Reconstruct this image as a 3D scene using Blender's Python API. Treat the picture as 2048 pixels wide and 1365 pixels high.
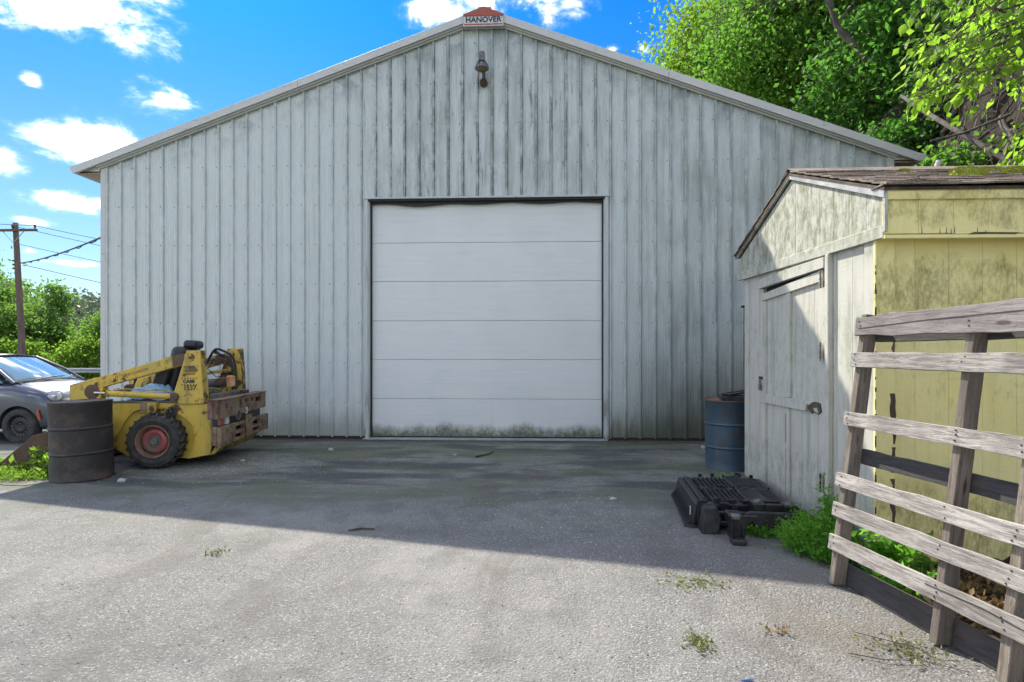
import bpy, bmesh, math, random
import numpy as np
from mathutils import Vector, Matrix, noise as mnoise
for _o in list(bpy.data.objects): bpy.data.objects.remove(_o)
sc = bpy.context.scene
COL = sc.collection
R = math.radians
random.seed(7)

# ------------------------------------------------------------------ camera
cam_d = bpy.data.cameras.new('camera'); cam = bpy.data.objects.new('camera', cam_d); COL.objects.link(cam)
cam.location = (0, 0, 1.38); cam.rotation_euler = (R(90), 0, R(2.5))
cam_d.sensor_width = 36; cam_d.lens = 20.0; cam_d.shift_y = 0.0110
cam_d.clip_start = 0.05; cam_d.clip_end = 3000
sc.camera = cam
# ------------------------------------------------------------------ exposure
sc.view_settings.view_transform = 'Standard'; sc.view_settings.look = 'None'
sc.view_settings.gamma = 1.0; sc.view_settings.exposure = 1.72
sc.view_settings.use_curve_mapping = False
# ------------------------------------------------------------------ sun (from behind-left, 45 degrees up)
SUN_DIR = Vector((-0.53, 0.84, 1.0)).normalized()
SUN_AZ = math.atan2(SUN_DIR.x, SUN_DIR.y)
sun_d = bpy.data.lights.new('sun', 'SUN'); sun = bpy.data.objects.new('sun', sun_d); COL.objects.link(sun)
sun_d.energy = 2.5; sun_d.angle = R(0.53); sun_d.color = (1.0, 0.93, 0.80)
sun.rotation_euler = (-SUN_DIR).to_track_quat('-Z', 'Y').to_euler(); sun.location = (-20, 30, 40)

# ------------------------------------------------------------------ node helper
class N:
    def __init__(s, tree): s.t = tree; s.n = tree.nodes; s.l = tree.links
    def new(s, typ, **kw):
        n = s.n.new(typ)
        for k, v in kw.items(): setattr(n, k, v)
        return n
    def put(s, sock, v):
        if hasattr(v, 'is_output'): s.l.new(v, sock)
        elif v is not None:
            if isinstance(v, (tuple, list)) and len(v) == 3 and sock.type == 'RGBA': v = (*v, 1)
            sock.default_value = v
    def m(s, op, a, b=None, c=None, clamp=False):
        n = s.new('ShaderNodeMath', operation=op, use_clamp=clamp)
        s.put(n.inputs[0], a)
        if b is not None: s.put(n.inputs[1], b)
        if c is not None: s.put(n.inputs[2], c)
        return n.outputs[0]
    def vm(s, op, a, b=None):
        n = s.new('ShaderNodeVectorMath', operation=op); s.put(n.inputs[0], a)
        if b is not None: s.put(n.inputs[1], b)
        return n.outputs['Value'] if op in ('LENGTH', 'DOT_PRODUCT') else n.outputs[0]
    def pos(s): return s.new('ShaderNodeNewGeometry').outputs['Position']
    def objco(s): return s.new('ShaderNodeTexCoord').outputs['Object']
    def xyz(s, v):
        n = s.new('ShaderNodeSeparateXYZ'); s.put(n.inputs[0], v); return n.outputs
    def scale(s, v, sc3):
        return s.vm('MULTIPLY', v, sc3)
    def noise(s, v, scale=5, detail=4, rough=.55, dist=0):
        n = s.new('ShaderNodeTexNoise'); s.put(n.inputs['Vector'], v)
        n.inputs['Scale'].default_value = scale; n.inputs['Detail'].default_value = detail
        n.inputs['Roughness'].default_value = rough; n.inputs['Distortion'].default_value = dist
        return n.outputs[0]
    def voro(s, v, scale=5, feature='F1', out='Distance'):
        n = s.new('ShaderNodeTexVoronoi', feature=feature); s.put(n.inputs['Vector'], v)
        n.inputs['Scale'].default_value = scale; return n.outputs[out]
    def ss(s, v, a, b, ta=0.0, tb=1.0):
        n = s.new('ShaderNodeMapRange', interpolation_type='SMOOTHSTEP'); s.put(n.inputs[0], v)
        n.inputs[1].default_value = a; n.inputs[2].default_value = b
        n.inputs[3].default_value = ta; n.inputs[4].default_value = tb
        return n.outputs[0]
    def mix(s, f, a, b, mode='MIX'):
        n = s.new('ShaderNodeMix', data_type='RGBA', blend_type=mode)
        s.put(n.inputs[0], f); s.put(n.inputs[6], a); s.put(n.inputs[7], b)
        return n.outputs[2]
    def bump(s, h, strength=.5, dist=.01, nrm=None):
        n = s.new('ShaderNodeBump'); n.inputs['Strength'].default_value = strength
        n.inputs['Distance'].default_value = dist; s.put(n.inputs['Height'], h)
        if nrm is not None: s.l.new(nrm, n.inputs['Normal'])
        return n.outputs[0]

# ------------------------------------------------------------------ world: sky with clouds at infinity
w = bpy.data.worlds.new('World'); sc.world = w; w.use_nodes = True
W = N(w.node_tree); w.node_tree.nodes.clear()
sky = W.new('ShaderNodeTexSky', sky_type='NISHITA'); sky.sun_disc = False
sky.sun_elevation = math.asin(SUN_DIR.z); sky.sun_rotation = SUN_AZ
sky.air_density = 1.15; sky.dust_density = 0.35; sky.ozone_density = 1.6; sky.altitude = 100
dirn = W.new('ShaderNodeTexCoord').outputs['Generated']
dx, dy, dz = W.xyz(dirn)
az = W.m('ARCTAN2', dx, dy); el = W.m('ARCSINE', dz)
cv = W.new('ShaderNodeCombineXYZ'); W.put(cv.inputs[0], az); W.put(cv.inputs[1], W.m('MULTIPLY', el, 1.7))
n1 = W.noise(cv.outputs[0], 9, 7, .62, .6); n2 = W.noise(cv.outputs[0], 34, 4, .6)
def px_dir(px, py):           # direction of a cloud seen in the photograph
    l = (px - 1024) / 1138; u = (705 - py) / 1138; a = R(2.5)
    x = l * math.cos(a) - math.sin(a); y = l * math.sin(a) + math.cos(a)
    return math.atan2(x, y), math.atan2(u, math.hypot(x, y))
clouds = [(60, 0, 150, 45), (190, 15, 130, 52), (275, -10, 80, 30), (970, -22, 230, 56), (870, 15, 90, 34),
          (325, 206, 76, 27), (165, 292, 110, 30), (205, 272, 60, 30), (5, 322, 38, 26), (150, 405, 72, 19),
          (63, 158, 16, 12), (1286, 96, 36, 26), (1225, 100, 22, 10), (62, 502, 18, 8), (130, 525, 50, 8),
          (60, 442, 40, 9)]
dens = None
for (px, py, rx, ry) in clouds:
    a0, e0 = px_dir(px, py); ra = rx / 1138 * 1.12; re = ry / 1138 * 1.22
    d = W.m('SQRT', W.m('ADD', W.m('POWER', W.m('DIVIDE', W.m('SUBTRACT', az, a0), ra), 2.0),
                        W.m('POWER', W.m('DIVIDE', W.m('SUBTRACT', el, e0), re), 2.0)))
    v = W.m('SUBTRACT', 1.0, d)
    dens = v if dens is None else W.m('MAXIMUM', dens, v)
nb = W.noise(cv.outputs[0], 2.6, 6, .6, .4)          # unseen cloud around the view, made denser to fill the shade
inframe = W.m('MULTIPLY', W.ss(W.m('ABSOLUTE', az), .95, .78), W.ss(el, .62, .52))
gen = W.m('SUBTRACT', W.m('MULTIPLY', W.m('SUBTRACT', nb, .42), 4.6), W.m('MULTIPLY', inframe, 3.0))
dens = W.m('MAXIMUM', dens, gen)
dens = W.m('ADD', dens, W.m('MULTIPLY', W.m('SUBTRACT', n1, .5), 2.6))
dens = W.m('ADD', dens, W.m('MULTIPLY', W.m('SUBTRACT', n2, .5), .9))
cm = W.m('POWER', W.ss(dens, -.05, 1.15), 2.3)
cm = W.m('MULTIPLY', cm, .96)
tint = W.mix(W.ss(dz, 0.0, .55), (.36, .43, .49), (.032, .32, .74))
skyc = W.mix(1.0, sky.outputs[0], tint, 'MULTIPLY')
ccol = W.mix(W.ss(dens, .2, 1.3), (9.0, 9.1, 9.4), (30.0, 27.8, 23.5))
out_c = W.mix(cm, skyc, ccol)
bg = W.new('ShaderNodeBackground'); W.put(bg.inputs[0], out_c); bg.inputs[1].default_value = 0.085
wo = W.new('ShaderNodeOutputWorld'); W.l.new(bg.outputs[0], wo.inputs[0])

# ------------------------------------------------------------------ materials
def mat(name, base=(.5, .5, .5), rough=.6, metal=0.0, fn=None, spec=.5):
    m = bpy.data.materials.new(name); m.use_nodes = True
    b = m.node_tree.nodes['Principled BSDF']
    b.inputs['Base Color'].default_value = (*base, 1); b.inputs['Roughness'].default_value = rough
    b.inputs['Metallic'].default_value = metal; b.inputs['Specular IOR Level'].default_value = spec
    if fn: fn(N(m.node_tree), b)
    return m
def simple_var(c1, c2, scale=8, rough=.6, bumpy=.0, bscale=60, stretch=(1, 1, 1)):
    def f(n, b):
        p = n.scale(n.objco(), stretch)
        n.put(b.inputs['Base Color'], n.mix(n.ss(n.noise(p, scale, 5, .6), .3, .7), c1, c2))
        if bumpy: n.put(b.inputs['Normal'], n.bump(n.noise(p, bscale, 4), bumpy, .01))
    return f

def f_asphalt(n, b):
    p = n.pos(); x, y, z = n.xyz(p)
    big = n.noise(p, .55, 6, .62, .5); mid = n.noise(p, 2.6, 5, .6); fine = n.noise(p, 105, 5, .8)
    vo = n.voro(p, 140, 'F1', 'Color'); vr = n.xyz(vo)[0]
    c = n.mix(n.ss(fine, .3, .72), (.116, .114, .108), (.232, .227, .212))
    c = n.mix(n.m('MULTIPLY', n.ss(vr, .86, .96), .9), c, (.40, .39, .36))
    c = n.mix(n.m('MULTIPLY', n.ss(vr, .12, .04), .7), c, (.05, .05, .05))
    c = n.mix(n.m('MULTIPLY', n.ss(big, .40, .62), .55), c, (.275, .268, .25))
    c = n.mix(n.m('MULTIPLY', n.ss(mid, .48, .70), .45), c, (.10, .10, .095))
    w1 = n.noise(n.scale(p, (1, .35, 1)), 1.6, 6, .65, .8)
    c = n.mix(n.m('MULTIPLY', n.ss(w1, .48, .66), .5), c, (.115, .108, .092))
    c = n.mix(n.m('MULTIPLY', n.ss(n.noise(p, 6, 5, .7, .5), .56, .70), .45), c, (.09, .088, .082))
    # damp, mossy strip in front of the building and old oil and rust stains
    near = n.ss(n.m('ADD', y, n.m('MULTIPLY', n.m('SUBTRACT', mid, .5), 1.6)), 3.6, 7.4)
    c = n.mix(n.m('MULTIPLY', near, .62), c, n.mix(1.0, c, (.84, 1.0, .88), 'MULTIPLY'))
    st = n.noise(n.scale(p, (.5, 1.5, 1)), 1.3, 5, .6, .3)
    c = n.mix(n.m('MULTIPLY', n.m('MULTIPLY', n.ss(st, .44, .60), n.ss(y, 4.6, 6.0)), .85), c, (.050, .057, .055))
    st2 = n.noise(n.vm('ADD', n.scale(p, (.5, 1.2, 1)), (7.3, 2.1, 0)), 1.1, 5, .6, .3)
    c = n.mix(n.m('MULTIPLY', n.m('MULTIPLY', n.ss(st2, .46, .62), n.ss(y, 4.0, 5.8)), .65), c, (.105, .125, .065))
    st3 = n.noise(n.vm('ADD', n.scale(p, (.6, 1.5, 1)), (3.1, 9.4, 0)), 1.5, 5, .6, .3)
    c = n.mix(n.m('MULTIPLY', n.m('MULTIPLY', n.ss(st3, .54, .68), n.ss(y, 4.9, 6.2)), .6), c, (.14, .105, .088))
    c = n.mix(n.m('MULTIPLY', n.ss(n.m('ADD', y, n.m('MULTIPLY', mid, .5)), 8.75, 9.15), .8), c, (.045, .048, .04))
    # dirt near shed and pallet
    dm = n.m('MULTIPLY', n.ss(x, .7, 1.7), n.ss(y, 5.2, 3.6))
    c = n.mix(n.m('MULTIPLY', n.m('MULTIPLY', dm, n.ss(mid, .40, .62)), .38), c, (.20, .17, .12))
    n.put(b.inputs['Base Color'], c); b.inputs['Roughness'].default_value = .88
    h = n.m('ADD', n.m('MULTIPLY', fine, .7), n.m('MULTIPLY', n.voro(p, 75), .8))
    n.put(b.inputs['Normal'], n.bump(h, .85, .010, n.bump(mid, .5, .05)))
M_asphalt = mat('asphalt', fn=f_asphalt)

PITCH = .23155; RX0 = -6.959
def f_siding(n, b):
    p = n.pos(); x, y, z = n.xyz(p)
    streak = n.noise(n.scale(p, (26, 26, .55)), 1.0, 5, .65); streak2 = n.noise(n.scale(p, (7, 7, .8)), 1.0, 6, .65)
    patch = n.noise(p, 1.7, 6, .65, .6); fine = n.noise(n.scale(p, (60, 60, 9)), 1.0, 3, .7)
    c = n.mix(patch, (.55, .605, .580), (.665, .71, .675))
    c = n.mix(n.m('MULTIPLY', n.ss(fine, .4, .7), .16), c, (.27, .30, .28))
    c = n.mix(n.m('MULTIPLY', n.ss(streak, .50, .78), .30), c, (.22, .245, .215))
    # dark line beside each rib: grime plus the rib's shadow side painted in
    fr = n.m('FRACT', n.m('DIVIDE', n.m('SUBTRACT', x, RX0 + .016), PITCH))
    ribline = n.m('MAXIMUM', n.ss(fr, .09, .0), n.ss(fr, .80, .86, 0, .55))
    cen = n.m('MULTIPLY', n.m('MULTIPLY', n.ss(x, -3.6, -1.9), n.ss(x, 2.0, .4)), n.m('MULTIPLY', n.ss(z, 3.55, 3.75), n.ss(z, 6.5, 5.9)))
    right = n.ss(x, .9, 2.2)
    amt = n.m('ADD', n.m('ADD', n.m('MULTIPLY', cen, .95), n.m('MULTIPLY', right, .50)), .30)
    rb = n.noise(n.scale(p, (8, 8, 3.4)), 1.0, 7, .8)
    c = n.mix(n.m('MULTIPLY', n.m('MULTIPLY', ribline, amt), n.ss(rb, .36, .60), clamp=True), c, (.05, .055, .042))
    # green grey bloom
    g = n.m('MULTIPLY', n.m('ADD', n.m('MULTIPLY', cen, .58), n.m('MULTIPLY', right, .58)), n.ss(n.m('ADD', n.m('MULTIPLY', streak2, .7), n.m('MULTIPLY', patch, .4)), .42, .74), clamp=True)
    c = n.mix(g, c, (.20, .23, .19))
    dk = n.noise(n.scale(p, (13, 13, 1.6)), 1.0, 7, .75, .4)
    c = n.mix(n.m('MULTIPLY', n.m('MULTIPLY', n.ss(dk, .56, .70), n.m('ADD', cen, .14)), .7, clamp=True), c, (.085, .095, .08))
    # smudges just under the raking eave
    rk = n.m('SUBTRACT', n.m('SUBTRACT', 6.55, n.m('MULTIPLY', n.m('ABSOLUTE', n.m('ADD', x, .83)), .338)), z)
    c = n.mix(n.m('MULTIPLY', n.m('MULTIPLY', n.ss(rk, .62, .05), n.ss(n.noise(p, 2.6, 5, .65), .44, .64)), .60), c, (.16, .19, .195))
    # splash of moss and soil at the foot of the wall
    ft = n.m('ADD', z, n.m('MULTIPLY', n.m('SUBTRACT', n.noise(n.scale(p, (5, 5, 1)), 1.0, 5, .7), .5), .75))
    side = n.ss(x, .2, 1.0, .55, 1.0)
    c = n.mix(n.m('MULTIPLY', n.ss(ft, .58, .10), n.m('MULTIPLY', side, .9)), c, n.mix(n.ss(streak, .4, .6), (.12, .135, .06), (.17, .16, .11)))
    c = n.mix(n.m('MULTIPLY', n.m('MULTIPLY', n.ss(n.m('ADD', z, n.m('MULTIPLY', n.m('SUBTRACT', streak2, .5), 2.4)), 1.75, .25), right), .78), c, (.085, .095, .07))
    n.put(b.inputs['Base Color'], c); b.inputs['Roughness'].default_value = .45
    n.put(b.inputs['Normal'], n.bump(n.noise(n.scale(p, (3, 3, 1.2)), 1.0, 2), .12, .03))
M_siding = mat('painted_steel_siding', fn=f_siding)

def f_trim(n, b):
    p = n.pos()
    c = n.mix(n.noise(p, 2.5, 5, .6), (.50, .51, .475), (.60, .60, .56))
    c = n.mix(n.m('MULTIPLY', n.ss(n.noise(n.scale(p, (1, 1, 3)), 7, 5, .7), .55, .72), .5), c, (.24, .25, .21))
    n.put(b.inputs['Base Color'], c)
M_trim = mat('weathered_trim', rough=.5, fn=f_trim)
def f_jamb(n, b):
    p = n.pos(); x, y, z = n.xyz(p)
    c = n.mix(n.noise(p, 3, 5), (.46, .49, .48), (.55, .57, .55))
    c = n.mix(n.m('MULTIPLY', n.ss(z, 1.2, .0), n.ss(n.noise(n.scale(p, (9, 9, 2)), 1.2, 5), .4, .6)), c, (.17, .17, .11))
    c = n.mix(n.m('MULTIPLY', n.ss(n.noise(n.scale(p, (14, 14, 1.2)), 1.2, 5), .55, .7), .4), c, (.2, .2, .16))
    n.put(b.inputs['Base Color'], c)
M_jamb = mat('door_frame_steel', rough=.45, fn=f_jamb)
def f_gdoor(n, b):
    p = n.pos(); x, y, z = n.xyz(p)
    c = n.mix(n.noise(p, 1.4, 5, .6), (.68, .70, .665), (.76, .77, .73))
    c = n.mix(n.m('MULTIPLY', n.ss(n.noise(n.scale(p, (1.2, 1, 22)), 1.6, 5, .6), .5, .7), .12), c, (.42, .45, .44))
    c = n.mix(n.m('MULTIPLY', n.ss(n.noise(p, 1.1, 4), .42, .7), .15), c, (.46, .50, .50))
    edge = n.m('ADD', n.m('MULTIPLY', n.m('SUBTRACT', n.noise(n.scale(p, (1.1, 1, .1)), 1.0, 5, .6), .5), .45), n.m('MULTIPLY', n.m('SUBTRACT', n.noise(n.scale(p, (34, 1, 7)), 1.0, 6, .8), .5), .16))
    gz = n.m('ADD', z, edge)
    c = n.mix(n.m('MULTIPLY', n.ss(gz, .26, .10), n.ss(n.noise(p, 18, 5, .7), .3, .65, .55, .95)), c, n.mix(n.ss(n.noise(p, 5, 4), .4, .6), (.14, .15, .055), (.10, .105, .07)))
    c = n.mix(n.m('MULTIPLY', n.ss(gz, .12, .05), .5), c, (.05, .05, .035))
    n.put(b.inputs['Base Color'], c); b.inputs['Roughness'].default_value = .5
    gr = n.m('ABSOLUTE', n.m('SUBTRACT', n.m('FRACT', n.m('MULTIPLY', z, 9.7)), .5))
    h = n.m('ADD', n.ss(gr, .02, .07), n.m('MULTIPLY', n.noise(n.scale(p, (40, 1, 160)), 1.0, 3), .25))
    n.put(b.inputs['Normal'], n.bump(h, .35, .004))
M_gdoor = mat('sectional_door_paint', fn=f_gdoor)
M_rubber = mat('black_rubber_seal', (.025, .025, .025), .7)
M_dark = mat('dark_recess', (.03, .028, .026), .9)
M_screw = mat('screw_head', (.10, .10, .10), .5, .5)
M_sill = mat('concrete', fn=simple_var((.25, .26, .25), (.36, .36, .34), 6, bumpy=.4), rough=.9)
M_roofing = mat('roof_steel', fn=simple_var((.36, .38, .38), (.46, .47, .46), 3), rough=.45)
M_soffit = mat('soffit_panel', fn=simple_var((.42, .34, .24), (.55, .47, .36), 5), rough=.6)

def f_rusty(paint, paint2, rust1, rust2, lo=.52, hi=.60, sc_=5.0, rough=.55, seedv=(0, 0, 0)):
    def f(n, b):
        p = n.vm('ADD', n.objco(), seedv)
        a = n.noise(p, sc_, 8, .68, .3); a2 = n.noise(n.scale(p, (1, 1, .6)), sc_ * 3.2, 6, .7)
        k = n.m('ADD', n.m('MULTIPLY', a, .7), n.m('MULTIPLY', a2, .3))
        k = n.m('ADD', k, n.m('MULTIPLY', n.m('SUBTRACT', n.noise(p, 1.5, 3), .52), .35))
        r = n.ss(k, lo, hi)
        pc = n.mix(n.ss(n.noise(p, 3.4, 5, .6), .35, .65), paint, paint2)
        pc = n.mix(n.m('MULTIPLY', n.ss(n.noise(p, 40, 3, .7), .6, .7), .5), pc, rust2)
        pc = n.mix(n.m('MULTIPLY', n.ss(n.noise(n.scale(p, (5, 5, 1.2)), 2.2, 6, .7), .5, .72), .55), pc, (.16, .12, .05))
        pc = n.mix(n.m('MULTIPLY', n.ss(a2, .56, .66), .6), pc, (.30, .22, .06))
        rc = n.mix(n.noise(p, 22, 5, .7), rust1, rust2)
        n.put(b.inputs['Base Color'], n.mix(r, pc, rc))
        n.put(b.inputs['Roughness'], n.m('ADD', rough - .1, n.m('MULTIPLY', r, .4), clamp=True))
        n.put(b.inputs['Normal'], n.bump(n.m('ADD', n.m('MULTIPLY', r, -.6), n.noise(p, 60, 4)), .35, .004))
    return f
M_yel = mat('worn_yellow_paint', fn=f_rusty((.66, .45, .055), (.52, .38, .075), (.055, .028, .022), (.16, .075, .045), .52, .575, 4.6))
M_yel2 = mat('grimy_yellow_paint', fn=f_rusty((.60, .43, .06), (.42, .32, .07), (.05, .03, .024), (.12, .07, .05), .47, .56, 6))
M_cw = mat('rusty_counterweight_paint', fn=f_rusty((.25, .19, .11), (.21, .105, .085), (.055, .034, .032), (.15, .10, .08), .46, .60, 7, .75))
M_rust = mat('rusted_steel', fn=f_rusty((.10, .06, .045), (.13, .085, .06), (.06, .035, .03), (.15, .10, .07), .45, .6, 5, .8))
M_rim = mat('red_rim_paint', fn=f_rusty((.38, .085, .08), (.28, .07, .065), (.08, .05, .04), (.22, .14, .09), .49, .57, 9))
M_rimedge = mat('rusty_rim_edge', fn=f_rusty((.22, .15, .08), (.26, .12, .08), (.08, .05, .04), (.20, .13, .09), .45, .58, 9))
M_tyre = mat('dusty_tyre_rubber', fn=simple_var((.028, .028, .026), (.065, .062, .054), 9, bumpy=.3), rough=.85)
M_blackm = mat('greasy_black_metal', fn=simple_var((.02, .02, .02), (.06, .05, .045), 8, bumpy=.2), rough=.55)
M_greym = mat('grimy_grey_metal', fn=simple_var((.10, .10, .09), (.20, .19, .17), 8, bumpy=.2), rough=.5)
M_chrome = mat('bare_steel_rod', (.55, .55, .53), .25, 1.0)
M_vinyl = mat('black_vinyl', (.022, .022, .024), .42)
M_hose = mat('black_hose', (.02, .02, .021), .5)
M_decal = mat('black_print', (.035, .03, .025), .6)
M_orange = mat('orange_filter_paint', fn=simple_var((.60, .42, .28), (.50, .20, .04), 12), rough=.45)
M_cloth = mat('light_blue_plastic_sheet', fn=simple_var((.16, .34, .50), (.38, .55, .68), 12, bumpy=.5, bscale=25), rough=.45)

def f_bblack(n, b):
    p = n.objco()
    c = n.mix(n.noise(p, 30, 5, .7), (.018, .016, .015), (.045, .040, .037))
    c = n.mix(n.m('MULTIPLY', n.ss(n.noise(p, 5, 6, .7), .50, .66), .7), c, (.095, .062, .042))
    c = n.mix(n.ss(n.noise(n.scale(p, (1, 1, 2)), 9, 5, .75), .69, .76), c, (.16, .14, .125))
    n.put(b.inputs['Base Color'], c); n.put(b.inputs['Normal'], n.bump(n.noise(p, 120, 4, .7), .4, .003))
M_bblack = mat('burnt_black_barrel_paint', rough=.62, fn=f_bblack)
def f_bblue(n, b):
    p = n.objco(); x, y, z = n.xyz(p)
    c = n.mix(n.noise(p, 7, 5, .6), (.030, .060, .090), (.052, .094, .130))
    c = n.mix(n.m('MULTIPLY', n.ss(n.noise(p, 4, 5, .7), .46, .64), .7), c, (.06, .06, .052))
    c = n.mix(n.m('MULTIPLY', n.ss(n.noise(n.scale(p, (3, 3, .8)), 3, 6, .7), .57, .66), .45), c, (.12, .10, .08))
    c = n.mix(n.ss(z, .835, .85), c, (.16, .07, .035))
    n.put(b.inputs['Base Color'], c)
M_bblue = mat('worn_blue_barrel_paint', rough=.48, fn=f_bblue)
M_rustlid = mat('rust_orange_lid', fn=simple_var((.30, .12, .05), (.20, .10, .06), 9, bumpy=.3), rough=.85)

def f_shed(c1, c2, moldc, bands, streaky=.3):
    def f(n, b):
        p = n.pos(); x, y, z = n.xyz(p)
        c = n.mix(n.noise(p, 2.2, 5, .6), c1, c2)
        grain = n.noise(n.scale(p, (3, 3, 60)), 1.6, 4, .7)
        vert = n.noise(n.scale(p, (12, 12, 1.1)), 1.0, 6, .7)
        c = n.mix(n.m('MULTIPLY', n.ss(vert, .45, .75), streaky), c, moldc)
        sp = n.m('ADD', n.m('MULTIPLY', n.noise(n.scale(p, (1, 1, .55)), 13, 7, .78), .7), n.m('MULTIPLY', n.noise(n.scale(p, (1, 1, .3)), 70, 3, .7), .3)); lg = n.noise(p, 3.1, 5, .7, .4)
        for (lo, hi, a, bb, amt) in bands:
            zz = n.m('ADD', z, n.m('MULTIPLY', n.m('SUBTRACT', lg, .5), .55))
            band = n.m('MULTIPLY', n.ss(zz, lo, lo + (hi - lo) * .35), n.ss(zz, hi, hi - (hi - lo) * .25))
            c = n.mix(n.m('MULTIPLY', n.m('MULTIPLY', band, n.ss(sp, a, bb)), amt), c, moldc)
        c = n.mix(n.m('MULTIPLY', n.ss(grain, .55, .8), .15), c, moldc)
        n.put(b.inputs['Base Color'], c); b.inputs['Roughness'].default_value = .75
        n.put(b.inputs['Normal'], n.bump(n.m('ADD', grain, n.m('MULTIPLY', sp, .5)), .35, .004))
    return f
M_white = mat('chalky_white_paint', fn=f_shed((.49, .485, .42), (.57, .56, .485), (.15, .165, .09),
              [(1.9, 3.0, .38, .64, .95), (-.3, .7, .40, .68, .6), (.7, 1.9, .44, .74, .65)], .50))
M_yellow = mat('faded_yellow_paint', fn=f_shed((.84, .71, .22), (.90, .83, .45), (.22, .19, .05),
              [(1.45, 2.02, .36, .72, .95), (2.12, 2.38, .38, .72, .85), (-.3, .62, .34, .68, .85), (.6, 1.6, .50, .70, .35)], .12))
M_rot = mat('rotten_bare_wood', fn=simple_var((.05, .04, .03), (.14, .11, .08), 14, bumpy=.6, bscale=30, stretch=(1, 1, .3)), rough=.9)
M_hinge = mat('painted_hinge', fn=simple_var((.50, .50, .47), (.30, .22, .16), 16), rough=.5)
def f_shingle(n, b):
    p = n.pos()
    c = n.mix(n.ss(n.noise(p, 70, 4, .8), .35, .65), (.13, .095, .072), (.34, .28, .23))
    c = n.mix(n.ss(n.noise(n.scale(p, (1.2, 3, 3)), 3.0, 4), .4, .65), c, n.mix(1.0, c, (.55, .52, .5), 'MULTIPLY'))
    c = n.mix(n.m('MULTIPLY', n.ss(n.noise(p, 5, 6, .7), .62, .7), .8), c, (.16, .17, .035))
    hv = n.new('ShaderNodeHueSaturation'); n.put(hv.inputs['Value'], n.m('ADD', .65, n.m('MULTIPLY', n.new('ShaderNodeObjectInfo').outputs['Random'], .6))); n.put(hv.inputs['Color'], c); c = hv.outputs[0]
    n.put(b.inputs['Base Color'], c); n.put(b.inputs['Normal'], n.bump(n.noise(p, 160, 3), .6, .004))
M_shingle = mat('worn_brown_shingle', rough=.92, fn=f_shingle)
M_moss = mat('yellow_green_moss', fn=simple_var((.16, .19, .015), (.34, .35, .04), 30, bumpy=.8, bscale=90), rough=.95)
M_metaledge = mat('bright_drip_edge', fn=simple_var((.55, .55, .55), (.35, .35, .35), 7), rough=.4)

def f_wood(c1, c2, c3, st):
    def f(n, b):
        rnd = n.new('ShaderNodeObjectInfo').outputs['Random']; cb = n.new('ShaderNodeCombineXYZ')
        for q_ in range(3): n.put(cb.inputs[q_], n.m('MULTIPLY', rnd, 37.0))
        p = n.vm('ADD', n.scale(n.objco(), st), cb.outputs[0])
        g = n.noise(p, 1.0, 8, .72, .6); g2 = n.noise(p, 4.5, 5, .7)
        c = n.mix(n.ss(g, .35, .62), c1, c2)
        c = n.mix(n.m('MULTIPLY', n.ss(g2, .56, .70), .8), c, c3)
        c = n.mix(n.m('MULTIPLY', n.ss(n.noise(n.objco(), 2.2, 4), .45, .65), .45), c, (.10, .082, .07))
        kn = n.voro(n.vm('ADD', n.scale(n.objco(), (2.6, 9, 9) if st[0] < st[2] else (9, 9, 2.6)), cb.outputs[0]), 1.0)
        c = n.mix(n.m('MULTIPLY', n.ss(kn, .13, .07), .85), c, (.05, .035, .028))
        c = n.mix(n.m('MULTIPLY', n.ss(n.noise(n.vm('ADD', n.objco(), cb.outputs[0]), 60, 4, .8), .58, .7), .45), c, c3)
        hv = n.new('ShaderNodeHueSaturation'); n.put(hv.inputs['Value'], n.m('ADD', .78, n.m('MULTIPLY', rnd, .38))); n.put(hv.inputs['Color'], c); c = hv.outputs[0]
        n.put(b.inputs['Base Color'], c)
        n.put(b.inputs['Normal'], n.bump(n.m('ADD', g, n.m('MULTIPLY', g2, .6)), .8, .006))
    return f
M_slat = mat('grey_weathered_slat', rough=.85, fn=f_wood((.20, .175, .155), (.50, .465, .42), (.055, .044, .040), (5, 60, 60)))
M_slatdark = mat('dark_weathered_slat', rough=.85, fn=f_wood((.14, .12, .115), (.25, .225, .21), (.05, .042, .042), (5, 50, 50)))
M_string = mat('brown_weathered_stringer', rough=.85, fn=f_wood((.13, .105, .080), (.25, .21, .165), (.055, .045, .04), (50, 50, 5)))
M_back = mat('dark_back_board', rough=.8, fn=f_wood((.035, .033, .034), (.070, .066, .064), (.022, .020, .021), (5, 50, 50)))  # near-black tone for the boards on the back face
M_nail = mat('rusty_nail', (.035, .022, .018), .7)

M_plastic = mat('black_moulded_plastic', fn=simple_var((.008, .008, .009), (.022, .022, .024), 14, bumpy=.15), rough=.30)
M_plasticd = mat('dusty_black_plastic', fn=simple_var((.012, .012, .013), (.042, .041, .040), 12, bumpy=.2), rough=.55)

def f_leaf(base, base2, trans, tw=.45):
    def f(n, b):
        a = n.new('ShaderNodeAttribute', attribute_name='tone').outputs['Fac']
        c = n.mix(a, base, base2); t = n.mix(a, tuple(v * .8 for v in trans), tuple(min(1, v * 1.25) for v in trans))
        n.put(b.inputs['Base Color'], c); b.inputs['Roughness'].default_value = .55; b.inputs['Specular IOR Level'].default_value = .22
        tr = n.new('ShaderNodeBsdfTranslucent'); n.put(tr.inputs[0], t)
        mx = n.new('ShaderNodeMixShader'); mx.inputs[0].default_value = tw
        n.l.new(b.outputs[0], mx.inputs[1]); n.l.new(tr.outputs[0], mx.inputs[2])
        o = [k for k in n.n if k.type == 'OUTPUT_MATERIAL'][0]; n.l.new(mx.outputs[0], o.inputs[0])
    return f
M_leafA = mat('bright_green_leaf', fn=f_leaf((.050, .105, .014), (.105, .165, .024), (.17, .40, .04), .50))
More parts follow.
